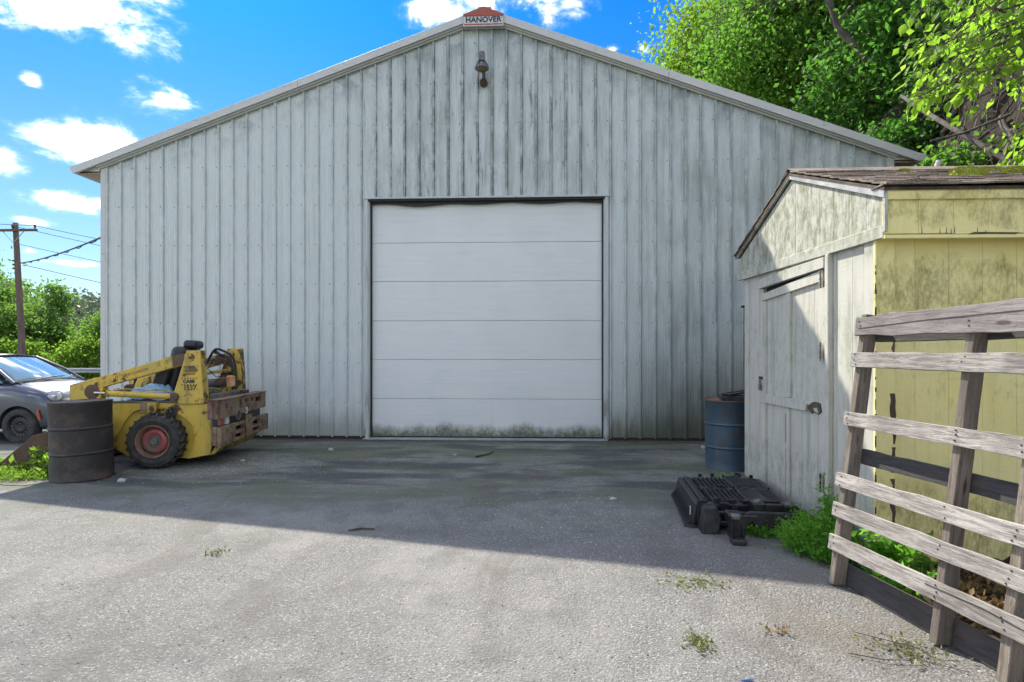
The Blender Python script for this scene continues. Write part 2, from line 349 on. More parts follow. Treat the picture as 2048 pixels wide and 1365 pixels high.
M_leafB = mat('deep_green_leaf', fn=f_leaf((.035, .085, .020), (.075, .14, .026), (.13, .36, .04), .5))
M_leafC = mat('yellow_green_leaf', fn=f_leaf((.09, .15, .016), (.15, .21, .025), (.28, .50, .05), .5))
M_leafD = mat('distant_green_leaf', fn=f_leaf((.065, .11, .028), (.11, .165, .035), (.22, .42, .06), .5))
M_leafFar = mat('far_hill_leaf', fn=f_leaf((.10, .14, .095), (.14, .18, .12), (.16, .22, .12), .3))  # greyer and paler than the nearer leaf colours
M_big = mat('large_fresh_leaf', fn=f_leaf((.075, .145, .016), (.12, .20, .025), (.36, .66, .05), .58))
M_weed = mat('fresh_weed_leaf', fn=f_leaf((.09, .24, .03), (.16, .34, .045), (.24, .55, .05), .5))
M_dry = mat('dry_leaf', fn=f_leaf((.20, .12, .05), (.36, .27, .12), (.25, .16, .06), .25))
M_drygreen = mat('wilted_green_leaf', fn=f_leaf((.17, .19, .06), (.30, .30, .13), (.22, .24, .08), .3))
M_bark = mat('bark', fn=simple_var((.045, .036, .028), (.12, .10, .08), 10, bumpy=.8, bscale=30, stretch=(1, 1, .3)), rough=.9)
M_root = mat('pale_root', fn=simple_var((.065, .054, .042), (.15, .13, .105), 12, bumpy=.6, bscale=30), rough=.9)
def f_soil(n, b):
    p = n.pos()
    c = n.mix(n.noise(p, 2.5, 8, .7, .4), (.022, .016, .009), (.068, .050, .030))
    c = n.mix(n.m('MULTIPLY', n.ss(n.noise(p, 7, 6, .75), .55, .7), .7), c, (.035, .028, .02))
    n.put(b.inputs['Base Color'], c)
    n.put(b.inputs['Normal'], n.bump(n.noise(p, 9, 9, .75), 1.0, .12))
M_soil = mat('eroded_soil', rough=.95, fn=f_soil)
def f_ground(n, b):
    p = n.pos()
    c = n.mix(n.noise(p, .4, 8, .7), (.045, .07, .02), (.10, .12, .04))
    n.put(b.inputs['Base Color'], c); n.put(b.inputs['Normal'], n.bump(n.noise(p, 5, 8, .7), .8, .1))
M_ground = mat('grassy_ground', rough=.95, fn=f_ground)
def f_gravel(n, b):
    p = n.pos(); v = n.xyz(n.voro(p, 60, 'F1', 'Color'))[0]
    c = n.mix(v, (.16, .155, .14), (.36, .345, .31))
    c = n.mix(n.m('MULTIPLY', n.ss(n.noise(p, 3, 5), .45, .65), .6), c, (.13, .12, .08))
    n.put(b.inputs['Base Color'], c); n.put(b.inputs['Normal'], n.bump(n.voro(p, 60), 1.0, .02))
M_gravel = mat('pale_gravel', rough=.95, fn=f_gravel)
M_pole = mat('creosoted_pole', fn=simple_var((.10, .065, .055), (.19, .13, .11), 3, bumpy=.4, stretch=(4, 4, .4)), rough=.85)
M_galv = mat('galvanised_steel', fn=simple_var((.34, .36, .36), (.46, .48, .48), 3), rough=.5, metal=.3)
M_wire = mat('wire', (.06, .065, .07), .6)
M_ins = mat('brown_insulator', (.05, .04, .045), .3)
M_stone = mat('pale_stone', fn=simple_var((.30, .29, .27), (.5, .49, .46), 20), rough=.9)
M_glassbit = mat('broken_glass', (.62, .68, .72), .15, 0.0)
M_signred = mat('sign_red', fn=simple_var((.42, .10, .05), (.34, .085, .05), 10), rough=.5)
M_signwhite = mat('sign_white', fn=simple_var((.62, .62, .60), (.50, .50, .48), 10), rough=.5)
M_signblack = mat('sign_black', (.02, .022, .025), .5)
M_lampgrey = mat('lamp_housing_grey', fn=simple_var((.06, .07, .078), (.17, .185, .19), 12), rough=.4)
M_lens = mat('ambered_lens', (.16, .12, .07), .35)
M_carp = mat('dark_grey_car_paint', rough=.28, metal=.55, fn=lambda n, b: (n.put(b.inputs['Base Color'], (.105, .112, .135)), n.put(b.inputs['Coat Weight'], .6)))
M_carblk = mat('black_car_trim', (.02, .02, .022), .5)
M_carglass = mat('windscreen_glass', (.16, .24, .27), .04, 0.0, spec=1.0, fn=lambda n, b: (n.put(b.inputs['Coat Weight'], 1.0), n.put(b.inputs['Coat Roughness'], .03)))
M_headl = mat('headlamp_lens', (.42, .44, .46), .10, 0.5)
M_amber = mat('amber_marker', (.55, .09, .01), .3)
M_blue = mat('blue_plastic', (.03, .16, .42), .4)

# ------------------------------------------------------------------ mesh helper
class MB:
    def __init__(s): s.v = []; s.f = []
    def add(s, vs, fs):
        o = len(s.v); s.v += [tuple(v) for v in vs]; s.f += [tuple(i + o for i in f) for f in fs]; return s
    def box(s, x0, x1, y0, y1, z0, z1, M=None):
        vs = [Vector((x, y, z)) for x in (x0, x1) for y in (y0, y1) for z in (z0, z1)]
        if M is not None: vs = [M @ v for v in vs]
        return s.add(vs, [(0, 1, 3, 2), (4, 6, 7, 5), (0, 4, 5, 1), (2, 3, 7, 6), (0, 2, 6, 4), (1, 5, 7, 3)])
    def prism(s, poly, axis, a0, a1, M=None):
        n = len(poly)
        def mk(p, a):
            v = Vector((a, p[0], p[1])) if axis == 'x' else Vector((p[0], a, p[1])) if axis == 'y' else Vector((p[0], p[1], a))
            return M @ v if M is not None else v
        vs = [mk(p, a0) for p in poly] + [mk(p, a1) for p in poly]
        ar = sum(poly[i][0] * poly[(i + 1) % n][1] - poly[(i + 1) % n][0] * poly[i][1] for i in range(n))
        fl = (ar > 0) != (axis == 'y')
        if a1 < a0: fl = not fl
        A = tuple(range(n)); B = tuple(range(n, 2 * n))
        fs = [A[::-1] if fl else A, B if fl else B[::-1]]
        for i in range(n):
            j = (i + 1) % n; q = (i, j, n + j, n + i); fs.append(q if fl else q[::-1])
        return s.add(vs, fs)
    def cyl(s, p0, p1, r0, r1=None, n=16, caps=True):
        p0 = Vector(p0); p1 = Vector(p1); r1 = r0 if r1 is None else r1
        d = (p1 - p0).normalized(); a = d.orthogonal().normalized(); b = d.cross(a)
        vs = []
        for p, r in ((p0, r0), (p1, r1)):
            for i in range(n):
                t = 2 * math.pi * i / n; vs.append(p + (a * math.cos(t) + b * math.sin(t)) * r)
        fs = [(i, (i + 1) % n, n + (i + 1) % n, n + i) for i in range(n)]
        if caps: fs += [tuple(range(n))[::-1], tuple(range(n, 2 * n))]
        return s.add(vs, fs)
    def tube(s, pts, r, n=6, r1=None):
        pts = [Vector(p) for p in pts]; m = len(pts); r1 = r if r1 is None else r1; vs = []
        ref = None
        for k, p in enumerate(pts):
            d = (pts[min(k + 1, m - 1)] - pts[max(k - 1, 0)]).normalized()
            if ref is None: ref = d.orthogonal().normalized()
            a = (ref - d * ref.dot(d))
            a = a.normalized() if a.length > 1e-4 else d.orthogonal().normalized()
            ref = a; b = d.cross(a); rr = r + (r1 - r) * k / max(1, m - 1)
            for i in range(n):
                t = 2 * math.pi * i / n; vs.append(p + (a * math.cos(t) + b * math.sin(t)) * rr)
        fs = [(k * n + i, k * n + (i + 1) % n, (k + 1) * n + (i + 1) % n, (k + 1) * n + i) for k in range(m - 1) for i in range(n)]
        fs += [tuple(range(n))[::-1], tuple(range((m - 1) * n, m * n))]
        return s.add(vs, fs)
    def lathe(s, prof, n=24, c=(0, 0, 0), axis='z', sx=1, M=None, caps=False):
        vs = []
        for (r, h) in prof:
            for i in range(n):
                t = 2 * math.pi * i / n; a, b = r * math.cos(t), r * math.sin(t)
                v = Vector((a, b, h)) if axis == 'z' else Vector((a, h, b)) if axis == 'y' else Vector((h, a, b))
                v = v + Vector(c); vs.append(M @ v if M is not None else v)
        m = len(prof); fs = []
        for k in range(m - 1):
            for i in range(n):
                q = (k * n + i, k * n + (i + 1) % n, (k + 1) * n + (i + 1) % n, (k + 1) * n + i)
                fs.append(q if axis != 'y' else q[::-1])
        e0 = tuple(range(n)); e1 = tuple(range((m - 1) * n, m * n))
        if caps: fs += [e0[::-1] if axis != 'y' else e0, e1 if axis != 'y' else e1[::-1]]
        return s.add(vs, fs)
    def build(s, name, m=None, parent=None, bevel=0, smooth=None, loc=None, kind=None, label=None, seg=1):
        me = bpy.data.meshes.new(name); me.from_pydata(s.v, [], s.f); me.update()
        if m: me.materials.append(m)
        o = bpy.data.objects.new(name, me); COL.objects.link(o)
        if parent: o.parent = parent
        if loc: o.location = loc
        if smooth is not None:
            for p in me.polygons: p.use_smooth = True
            me.set_sharp_from_angle(angle=R(smooth))
        if bevel:
            b = o.modifiers.new('bevel', 'BEVEL'); b.width = bevel; b.segments = seg; b.limit_method = 'ANGLE'; b.angle_limit = R(40)
        if kind: o['kind'] = kind
        if label: o['label'] = label
        return o
def dent(o, amp, sc_):
    me = o.data
    ns = [v.normal.copy() for v in me.vertices]
    for v, nn in zip(me.vertices, ns):
        v.co += nn * amp * mnoise.noise(v.co * sc_ + Vector((3.3, 1.1, 7.7)))
    return o
def thing(name, label, cat, loc=(0, 0, 0), rot=(0, 0, 0), group=None):
    o = bpy.data.objects.new(name, None); COL.objects.link(o); o.location = loc; o.rotation_euler = rot
    o.empty_display_size = .2
    o['label'] = label; o['category'] = cat
    if group: o['group'] = group
    return o
def tag(o, label, cat, group=None):
    o['label'] = label; o['category'] = cat
    if group: o['group'] = group
    return o
def copy_part(src, parent, loc=None, rot=None, scale=None):
    c = src.copy(); COL.objects.link(c); c.parent = parent
    if loc is not None: c.location = loc
    if rot is not None: c.rotation_euler = rot
    if scale is not None: c.scale = scale
    return c
def text_mesh(txt, size, m, parent, name, M, ext=.002, sx=1.0, bold=0.0, label=None):
    cu = bpy.data.curves.new(name, 'FONT'); cu.body = txt; cu.size = size; cu.extrude = ext; cu.align_x = 'CENTER'; cu.align_y = 'CENTER'
    cu.offset = bold; cu.resolution_u = 3
    to = bpy.data.objects.new('tmp', cu); COL.objects.link(to)
    dg = bpy.context.evaluated_depsgraph_get(); me = bpy.data.meshes.new_from_object(to.evaluated_get(dg))
    bpy.data.objects.remove(to)
    me.transform(Matrix.Diagonal((sx, 1, 1, 1))); me.materials.clear(); me.materials.append(m)
    o = bpy.data.objects.new(name, me); COL.objects.link(o); o.parent = parent; o.matrix_local = M
    if label: o['label'] = label
    return o
FACE = Matrix.Rotation(R(90), 4, 'X')      # text that reads when seen from -Y

def smst(a, b, v):
    t = max(0.0, min(1.0, (v - a) / (b - a))) if a < b else 1 - max(0.0, min(1.0, (v - b) / (a - b)))
    return t * t * (3 - 2 * t)
def gh(x, y):
    h = -.10 * smst(-5.9, -8.0, x) - .15 * smst(-8, -14, x) * smst(8, 20, y)
    h += -4.5 * smst(35, 60, y) * smst(-5, -20, x)
    h += .012 * mnoise.noise(Vector((x * .5, y * .5, 3)))
    return h

# ------------------------------------------------------------------ leaves
def leaf_cloud(name, pts, size, m, parent, rng, droop=.3, fold=.25, kind='stuff', aspect=.55, label=None, toneshift=None):
    P = np.asarray(pts, dtype=np.float64); n = len(P)
    d = rng.normal(size=(n, 3)); d[:, 2] -= droop * 1.5; d /= np.linalg.norm(d, axis=1)[:, None]
    u = rng.normal(size=(n, 3)); u -= (u * d).sum(1)[:, None] * d; u /= np.linalg.norm(u, axis=1)[:, None]
    nn = np.cross(d, u)
    s = size * rng.uniform(.65, 1.35, n)[:, None]
    a = P; b = P + d * s * .5 + u * s * aspect * .5 - nn * s * fold * .3
    c = P + d * s; e = P + d * s * .5 - u * s * aspect * .5 - nn * s * fold * .3
    V = np.stack([a, b, c, e], 1).reshape(-1, 3)
    me = bpy.data.meshes.new(name); me.vertices.add(4 * n); me.vertices.foreach_set('co', V.ravel())
    I = np.arange(n) * 4
    L = np.stack([I, I + 1, I + 2, I, I + 2, I + 3], 1).ravel()
    me.loops.add(6 * n); me.loops.foreach_set('vertex_index', L)
    me.polygons.add(2 * n); me.polygons.foreach_set('loop_start', np.arange(2 * n) * 3)
    me.update(calc_edges=True)
    at = me.attributes.new('tone', 'FLOAT', 'FACE')
    t = rng.uniform(0, 1, n)
    if toneshift is not None: t = np.clip(t * .5 + toneshift * .5, 0, 1)
    at.data.foreach_set('value', np.repeat(t, 2))
    me.materials.append(m)
    o = bpy.data.objects.new(name, me); COL.objects.link(o)
    if parent: o.parent = parent
    if kind: o['kind'] = kind
    if label: o['label'] = label
    return o
def crown_points(rng, c, r, nclump, per, clump_r, shell=.55):
    c = np.array(c); r = np.array(r)
    d = rng.normal(size=(nclump, 3)); d /= np.linalg.norm(d, axis=1)[:, None]
    rad = rng.uniform(shell, 1.0, nclump) ** .8
    lump = np.array([.82 + .32 * mnoise.noise(Vector((v[0] * 1.7 + c[0], v[1] * 1.7 + c[1], v[2] * 1.7))) for v in d])
    cc = c + d * (rad * lump)[:, None] * r
    k = rng.normal(size=(nclump, per, 3)) * clump_r * np.array([1, 1, .55]) * rng.uniform(.6, 1.4, (nclump, 1, 1))
    pts = (cc[:, None, :] + k).reshape(-1, 3)
    tone = np.repeat(rng.uniform(0, 1, nclump), per)
    return cc, pts, tone
def tree(name, label, cat, base, c, r, nclump, per, clump_r, leaf, m, seed, trunk_r=.16, group=None, droop=.3, limbs=26, lean=0, barkm=None, shell=.5):
    rng = np.random.default_rng(seed); rr = random.Random(seed)
    t = thing(name, label, cat, base, group=group)
    b = Vector(base); C0 = Vector(c) - b
    cc, pts, tone = crown_points(rng, C0, r, nclump, per, clump_r, shell)
    mb = MB(); top = C0 + Vector((0, 0, r[2] * .45))
    tp = [Vector((0, 0, -.3)) + (top - Vector((0, 0, -.3))) * k / 6 + Vector((rr.uniform(-.15, .15), rr.uniform(-.15, .15), 0)) * (k > 0) for k in range(7)]
    mb.tube(tp, trunk_r, 8, trunk_r * .35)
    mb.build('trunk', barkm or M_bark, t, smooth=60)
    lb = MB()
    for k in range(min(limbs, len(cc))):
        e = Vector(cc[k]); s0 = tp[rr.randint(2, 5)]
        mid = (s0 + e) / 2 + Vector((rr.uniform(-.3, .3), rr.uniform(-.3, .3), rr.uniform(0, .35)))
        q1 = (s0 + mid) / 2 + Vector((rr.uniform(-.12, .12),) * 3); q2 = (mid + e) / 2 + Vector((rr.uniform(-.15, .15), rr.uniform(-.15, .15), .05))
        lb.tube([s0, q1, mid, q2, e], trunk_r * .42, 5, trunk_r * .08)
    lb.build('limb', barkm or M_bark, t, smooth=60)
    leaf_cloud('crown', pts, leaf, m, t, rng, droop=droop, toneshift=tone, kind='stuff')
    return t
# ================================================================== GROUND
def grid_sheet(name, x0, x1, y0, y1, nx, ny, zf, m, kind='structure', inside=None):
    mb = MB()
    for j in range(ny + 1):
        for i in range(nx + 1):
            x = x0 + (x1 - x0) * i / nx; y = y0 + (y1 - y0) * j / ny
            mb.v.append((x, y, zf(x, y)))
    for j in range(ny):
        for i in range(nx):
            a = j * (nx + 1) + i
            if inside and not inside(x0 + (x1 - x0) * (i + .5) / nx, y0 + (y1 - y0) * (j + .5) / ny): continue
            mb.f.append((a, a + 1, a + nx + 2, a + nx + 1))
    return mb.build(name, m, kind=kind, smooth=80)
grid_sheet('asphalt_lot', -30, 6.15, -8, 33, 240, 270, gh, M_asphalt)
grid_sheet('ground', -600, 200, -60, 900, 160, 190, lambda x, y: gh(x, y) - .06 - (.3 if (-30 < x < 6 and -8 < y < 33) else 0), M_ground)
# pale worn verge at the left where barrel, weeds and bucket stand
def verge_in(x, y):
    return ((x + 6.6) / 1.75) ** 2 + ((y - 6.6) / 1.15) ** 2 + .5 * mnoise.noise(Vector((x * 2, y * 2, 0))) < 1 
grid_sheet('gravel_verge', -8.6, -4.7, 5.2, 8.0, 90, 70, lambda x, y: gh(x, y) + .006 + .004 * mnoise.noise(Vector((x * 9, y * 9, 1))), M_gravel, inside=verge_in)

# ================================================================== METAL BUILDING
YW = 8.94; XL, XR = -7.06, 5.44; XC = -.83; SL = .358; RZ = 6.74; YB = 26.0
bld = thing('metal_building', 'large pale grey ribbed steel building with low gable roof and closed white door', 'building', (XC, YW, 0))
def wpart(mb, name, m, parent=bld, off=(XC, YW, 0), **k):     # vertices given in world metres
    mb.v = [(v[0] - off[0], v[1] - off[1], v[2] - off[2]) for v in mb.v]
    return mb.build(name, m, parent, **k)
def rake(x): return RZ - SL * abs(x - XC)
DX0, DX1, DZ = -2.731, 1.118, 3.806
prof = []                                   # (x, depth towards the viewer, panel index)
for k in range(53):
    x0 = RX0 + k * PITCH
    for (a, d) in ((-.024, 0), (-.012, .030), (.012, .030), (.024, 0), (.052, .0), (.056, -.0035), (.062, -.0035), (.066, 0),
                   (.090, 0), (.094, -.003), (.099, -.003), (.103, 0), (.128, 0), (.132, -.003), (.137, -.003), (.141, 0),
                   (.166, 0), (.170, -.0035), (.176, -.0035), (.180, 0)):
        prof.append((x0 + a, d))
prof = [(-6.99, 0)] + prof + [(5.37, 0)]
for xs in (DX0 + .012, DX1 - .012, XC):
    for i in range(len(prof) - 1):
        (xa, da), (xb, db) = prof[i], prof[i + 1]
        if xa < xs < xb:
            prof.insert(i + 1, (xs, da + (db - da) * (xs - xa) / (xb - xa))); break
npan = 14
for pi in range(npan):
    mb = MB(); lo = RX0 + pi * 4 * PITCH - .03; hi = lo + 4 * PITCH
    if pi == 0: lo = -99
    if pi == npan - 1: hi = 99
    j = .0008 * (pi % 3)
    for (xa, da), (xb, db) in zip(prof, prof[1:]):
        xm = (xa + xb) / 2
        if not (lo <= xm < hi): continue
        zb = DZ + .02 if DX0 < xm < DX1 else .035
        mb.add([(xa, YW - da - j, zb), (xb, YW - db - j, zb), (xb, YW - db - j, rake(xb) - .13), (xa, YW - da - j, rake(xa) - .13)], [(0, 1, 2, 3)])
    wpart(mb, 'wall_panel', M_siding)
# screws in rows
mb = MB()
for r in range(10):
    z = .58 + .63 * r
    for k in range(53):
        x = RX0 + k * PITCH - .045
        if z > rake(x) - .2 or x < -6.95 or (DX0 - .03 < x < DX1 + .03 and z < DZ + .05): continue
        zz = z + random.uniform(-.006, .006)
        mb.cyl((x, YW + .001, zz), (x, YW - .006, zz), .0085, .0075, 7)
for k in range(17):
    x = RX0 + (18 + k + .6) * PITCH + .08
    mb.cyl((x, YW + .001, DZ + .05), (x, YW - .006, DZ + .05), .0085, .0075, 7)
wpart(mb, 'screw', M_screw, kind='stuff')
# corner trims
for x0, x1 in ((XL, -6.975), (5.355, XR)):
    mb = MB().box(x0, x1, YW - .03, YW + .16, .02, 4.37); wpart(mb, 'corner_trim', M_trim, bevel=.003)
# body behind (side and back walls) so that sun and shade are right
wpart(MB().box(XL + .01, XL + .06, YW + .16, YB, 0, 4.36), 'side_wall', M_trim)
wpart(MB().box(XR - .06, XR - .01, YW + .16, YB, 0, 4.36), 'side_wall', M_trim)
mb = MB().prism([(XL, 0), (XR, 0), (XR, 4.36), (XC, 6.55), (XL, 4.36)], 'y', YB - .05, YB); wpart(mb, 'back_wall', M_trim)
mb = MB().prism([(XL + .07, 0), (DX0 - .06, 0), (DX0 - .06, 3.9), (DX1 + .06, 3.9), (DX1 + .06, 0), (XR - .07, 0), (XR - .07, 4.33), (XC, 6.50), (XL + .07, 4.33)], 'y', YW + .02, YW + .05)
wpart(mb, 'wall_lining', M_dark)
# roof
XE0, XE1 = -7.42, 5.77
for s_, xe in ((-1, XE0), (1, XE1)):
    mb = MB().prism([(XC, RZ - .015), (xe, rake(xe) - .015), (xe, rake(xe) - .06), (XC, RZ - .06)], 'y', YW - .085, YB + .15)
    k = 0
    x = XC
    wpart(mb, 'roof_slope', M_roofing)
mb = MB()
for yy in np.arange(YW + .25, YB, .305):
    for xe in (XE0, XE1):
        mb.prism([(XC, RZ - .014), (xe, rake(xe) - .014), (xe, rake(xe) + .01), (XC, RZ + .01)], 'y', yy - .015, yy + .015)
wpart(mb, 'roof_rib', M_roofing)
# raking fascia in lengths with seams, cover flange on top, thinner trim below
segs = [(XE0 + .01, -3.775), (-3.768, -1.15), (-.51, 2.02), (2.027, XE1 - .01)]
for (a, b) in segs:
    mb = MB().prism([(a, rake(a) - .118), (b, rake(b) - .118), (b, rake(b)), (a, rake(a))], 'y', YW - .12, YW - .088)
    mb.prism([(a, rake(a) - .128), (b, rake(b) - .128), (b, rake(b) - .119), (a, rake(a) - .119)], 'y', YW - .132, YW - .09)
    wpart(mb, 'rake_fascia', M_trim, bevel=.002)
    a2, b2 = max(a, XL - .02), min(b, XR + .02)
    mb = MB().prism([(a2, rake(a2) - .172), (b2, rake(b2) - .172), (b2, rake(b2) - .130), (a2, rake(a2) - .130)], 'y', YW - .058, YW - .032)
    mb.prism([(a2, rake(a2) - .148), (b2, rake(b2) - .148), (b2, rake(b2) - .132), (a2, rake(a2) - .132)], 'y', YW - .10, YW - .0585)
    wpart(mb, 'rake_trim', M_trim, bevel=.002)
# peak plate
mb = MB().prism([(-1.145, rake(-1.15) - .122), (-.515, rake(-.515) - .122), (-.515, rake(-.515) - .002), (XC, RZ - .002), (-1.145, rake(-1.15) - .002)], 'y', YW - .119, YW - .089)
wpart(mb, 'peak_plate', M_trim)
mb = MB().prism([(-1.145, 6.455), (-.515, 6.455), (-.515, 6.505), (-1.145, 6.505)], 'y', YW - .058, YW - .032); wpart(mb, 'peak_trim', M_trim, bevel=.002)
# eave ends: return panel, soffit with grooves, gutter
for s_, xw, xe in ((-1, XL, XE0), (1, XR, XE1)):
    a, b = sorted((xw, xe + .0 * s_))
    mb = MB().prism([(a, 4.30), (b, 4.30)] + ([(b, rake(b) - .10), (a, rake(a) - .10)] if s_ < 0 else [(b, rake(b) - .10), (a, rake(a) - .10)]), 'y', YW - .05, YW - .035)
    mb2 = MB().prism([(xw, 4.302), (xe - .02 * s_, 4.302), (xe - .02 * s_, rake(xe) - .09), (xw, rake(xw) - .09)], 'y', YW - .052, YW - .036)
    wpart(mb2, 'eave_return', M_trim)
    mb = MB()
    for q in range(5):
        w_ = abs(xe - xw) / 5; xa = min(xw, xe) + q * w_
        mb.box(xa + .004, xa + w_ - .004, YW - .034, YB, 4.270, 4.285)
    wpart(mb, 'soffit', M_soffit)
    g0 = xe; pr = [(g0, 4.385), (g0, 4.27), (g0 + .045 * s_, 4.265), (g0 + .075 * s_, 4.30), (g0 + .085 * s_, 4.345), (g0 + .10 * s_, 4.355), (g0 + .10 * s_, 4.375), (g0 + .088 * s_, 4.375)]
    mb = MB().prism(pr, 'y', YW - .105, YB); wpart(mb, 'gutter', M_trim)
# ridge vent
mb = MB().box(-.90, -.735, YW - .02, YW + 3.0, RZ - .01, RZ + .045); mb.box(-.925, -.71, YW - .04, YW + 3.1, RZ + .046, RZ + .072)
wpart(mb, 'ridge_vent', M_roofing, bevel=.004)
# door frame
mb = MB()
mb.box(DX0, DX0 + .055, YW - .035, YW + .04, .015, DZ - .002); wpart(mb, 'door_jamb_trim', M_jamb, bevel=.003)
mb = MB().box(DX1 - .055, DX1, YW - .035, YW + .04, .015, DZ - .002); wpart(mb, 'door_jamb_trim', M_jamb, bevel=.003)
mb = MB().box(DX0 - .01, DX1 + .01, YW - .045, YW + .04, DZ, DZ + .028); wpart(mb, 'door_head_trim', M_jamb, bevel=.003)
mb = MB().box(DX0 + .056, DX1 - .056, YW - .030, YW + .20, DZ - .035, DZ - .004); wpart(mb, 'door_head', M_dark)
for xa, xb in ((DX0 + .056, DX0 + .075), (DX1 - .075, DX1 - .056)):
    wpart(MB().box(xa, xb, YW - .02, YW + .24, .0, DZ - .036), 'door_reveal', M_jamb)
# sagging dark weather seal under the head
mb = MB(); n = 26; pts = []
for i in range(n + 1):
    x = DX0 + .08 + (DX1 - DX0 - .16) * i / n
    zz = 3.735 + .012 * math.sin(i * .9) - .028 * math.exp(-((i - 6) / 3.5) ** 2)
    pts.append((x, zz))
mb.prism(pts + [(DX1 - .08, 3.765), (DX0 + .08, 3.765)], 'y', YW + .02, YW + .05); wpart(mb, 'weather_seal', M_rubber)
wpart(MB().box(DX0 + .0755, DX0 + .098, YW + .04, YW + .075, .03, 3.73), 'weather_seal', M_rubber)
wpart(MB().box(DX1 - .098, DX1 - .0755, YW + .04, YW + .075, .03, 3.73), 'weather_seal', M_rubber)
# sectional door
gd = [3.78, 3.128, 2.510, 1.882, 1.262, .636, .035]
dleaf = wpart(MB().box(DX0 + .08, DX1 - .08, YW + .125, YW + .14, .03, 3.78), 'roller_door', M_gdoor)
for i in range(6):
    mb = MB().box(DX0 + .085, DX1 - .085, YW + .082, YW + .124, gd[i + 1] + .0025, gd[i] - .0025)
    for q in range(1, 6):
        pass
    wpart(mb, 'door_panel', M_gdoor, parent=dleaf, off=(XC, YW, 0), bevel=.004)
wpart(MB().box(DX0 + .09, DX1 - .09, YW + .09, YW + .12, .005, .034), 'bottom_seal', M_rubber, parent=dleaf)
wpart(MB().box(-.718, -.7155, YW + .0795, YW + .083, .26, .62), 'door_panel_seam', M_jamb, parent=dleaf)
# base flashing & sill
wpart(MB().box(XL, DX0 + .0, YW - .012, YW + .02, .0, .05), 'base_flashing', M_dark)
wpart(MB().box(DX1, XR, YW - .012, YW + .02, .0, .05), 'base_flashing', M_dark)
sill = MB().box(DX0 - .03, DX1 - .02, YW - .06, YW + .30, -.05, .018).build('door_sill', M_sill, bevel=.006); sill['kind'] = 'structure'

# ------------------------------------------------------------------ gable sign
sg = thing('gable_sign', 'small maker plaque reading HANOVER with a red gable top, fixed at the roof peak', 'sign', (XC, YW - .125, 6.55))
MB().prism([(-.315, -.105), (.315, -.105), (.315, .085), (0, .205), (-.315, .085)], 'y', -.012, 0).build('backing_plate', M_signwhite, sg)
MB().prism([(-.315, .062), (.315, .062), (.315, .082), (0, .198), (-.315, .082)], 'y', -.018, -.0125).build('red_gable', M_signred, sg)
MB().box(-.30, .30, -.018, -.0125, -.085, -.070).build('red_stripe', M_signred, sg)
MB().box(-.315, .315, -.018, -.0125, .048, .058).build('red_stripe', M_signred, sg)
text_mesh('HANOVER', .118, M_signblack, sg, 'lettering', Matrix.Translation((0, -.016, -.008)) @ FACE, .002, 1.0, .002)

# ------------------------------------------------------------------ security lamp
lx, lz = -.845, 5.80
lm = thing('security_lamp', 'grey dome security lamp high on the ribbed wall below the roof peak', 'lamp', (lx, YW - .02, lz))
c = (0, -.20, 0)
MB().lathe([(.0, .205), (.035, .20), (.048, .17), (.050, .06), (.058, .05)], 18, c).build('ballast_housing', M_lampgrey, lm, smooth=35)
MB().lathe([(.03, .225), (.036, .205)], 14, c).build('photocell', M_galv, lm, smooth=35)
mb = MB()
for i in range(10):
    t = i * math.pi / 5; mb.tube([(.052 * math.cos(t), -.20 + .052 * math.sin(t), .06), (.085 * math.cos(t), -.20 + .085 * math.sin(t), 0), (.105 * math.cos(t), -.20 + .105 * math.sin(t), -.05)], .005, 5)
mb.build('cage', M_blackm, lm)
MB().lathe([(.058, .03), (.085, -.01), (.108, -.06), (.104, -.065), (.08, -.02), (.05, .02)], 20, c).build('reflector', M_lampgrey, lm, smooth=35)
MB().lathe([(.100, -.058), (.090, -.078), (.06, -.092), (.03, -.098), (.0, -.10)], 20, c).build('lens', M_lens, lm, smooth=60)
MB().tube([(0, -.15, .02), (.02, -.07, -.10), (.01, .01, -.14)], .028, 8).build('arm', M_lampgrey, lm)
MB().cyl((.012, .02, -.188), (.012, -.05, -.188), .062, .055, 12).build('wall_box', M_blackm, lm)
rr = random.Random(3); mb = MB()
for i in range(150):
    a = rr.uniform(0, 6.28); q = rr.uniform(0, .075); p = Vector((.012 + q * math.cos(a), -.045 + rr.uniform(-.02, .01), -.195 + q * math.sin(a) * 1.1))
    e = p + Vector((rr.uniform(-.035, .035), rr.uniform(-.015, .01), rr.uniform(-.05, .03))); mb.tube([p, (p + e) / 2 + Vector((0, -.005, 0)), e], .002, 3)
nest = mb.build('bird_nest', M_dry, loc=None); nest.location = (lx, YW - .02, lz); tag(nest, 'ragged bits of old nest on the wall box under the security lamp', 'nest')

# ================================================================== SHED
SX, SY0, SY1 = 2.16, 3.74, 6.02; SXE = 5.6
shed = thing('garden_shed', 'weathered wooden shed with white door wall, yellow side wall and brown shingle roof', 'shed', (SX, SY0, 0))
SO = (SX, SY0, 0)
def sp(mb, name, m, **k): return wpart(mb, name, m, parent=k.pop('parent', shed), off=k.pop('off', SO), **k)
YR, ZR = 4.88, 2.885; EZ = 2.40; YE0, YE1 = 3.595, 6.14
def rz_(y): return ZR - (ZR - EZ) * abs(y - YR) / (YR - YE0)
rs = random.Random(5)
# interior core so nothing shows through
sp(MB().prism([(SY0 + .04, .02), (SY1 - .03, .02), (SY1 - .03, 2.3), (YR, 2.74), (SY0 + .04, 2.3)], 'x', SX + .04, SXE - .05), 'wall_core', M_rot)
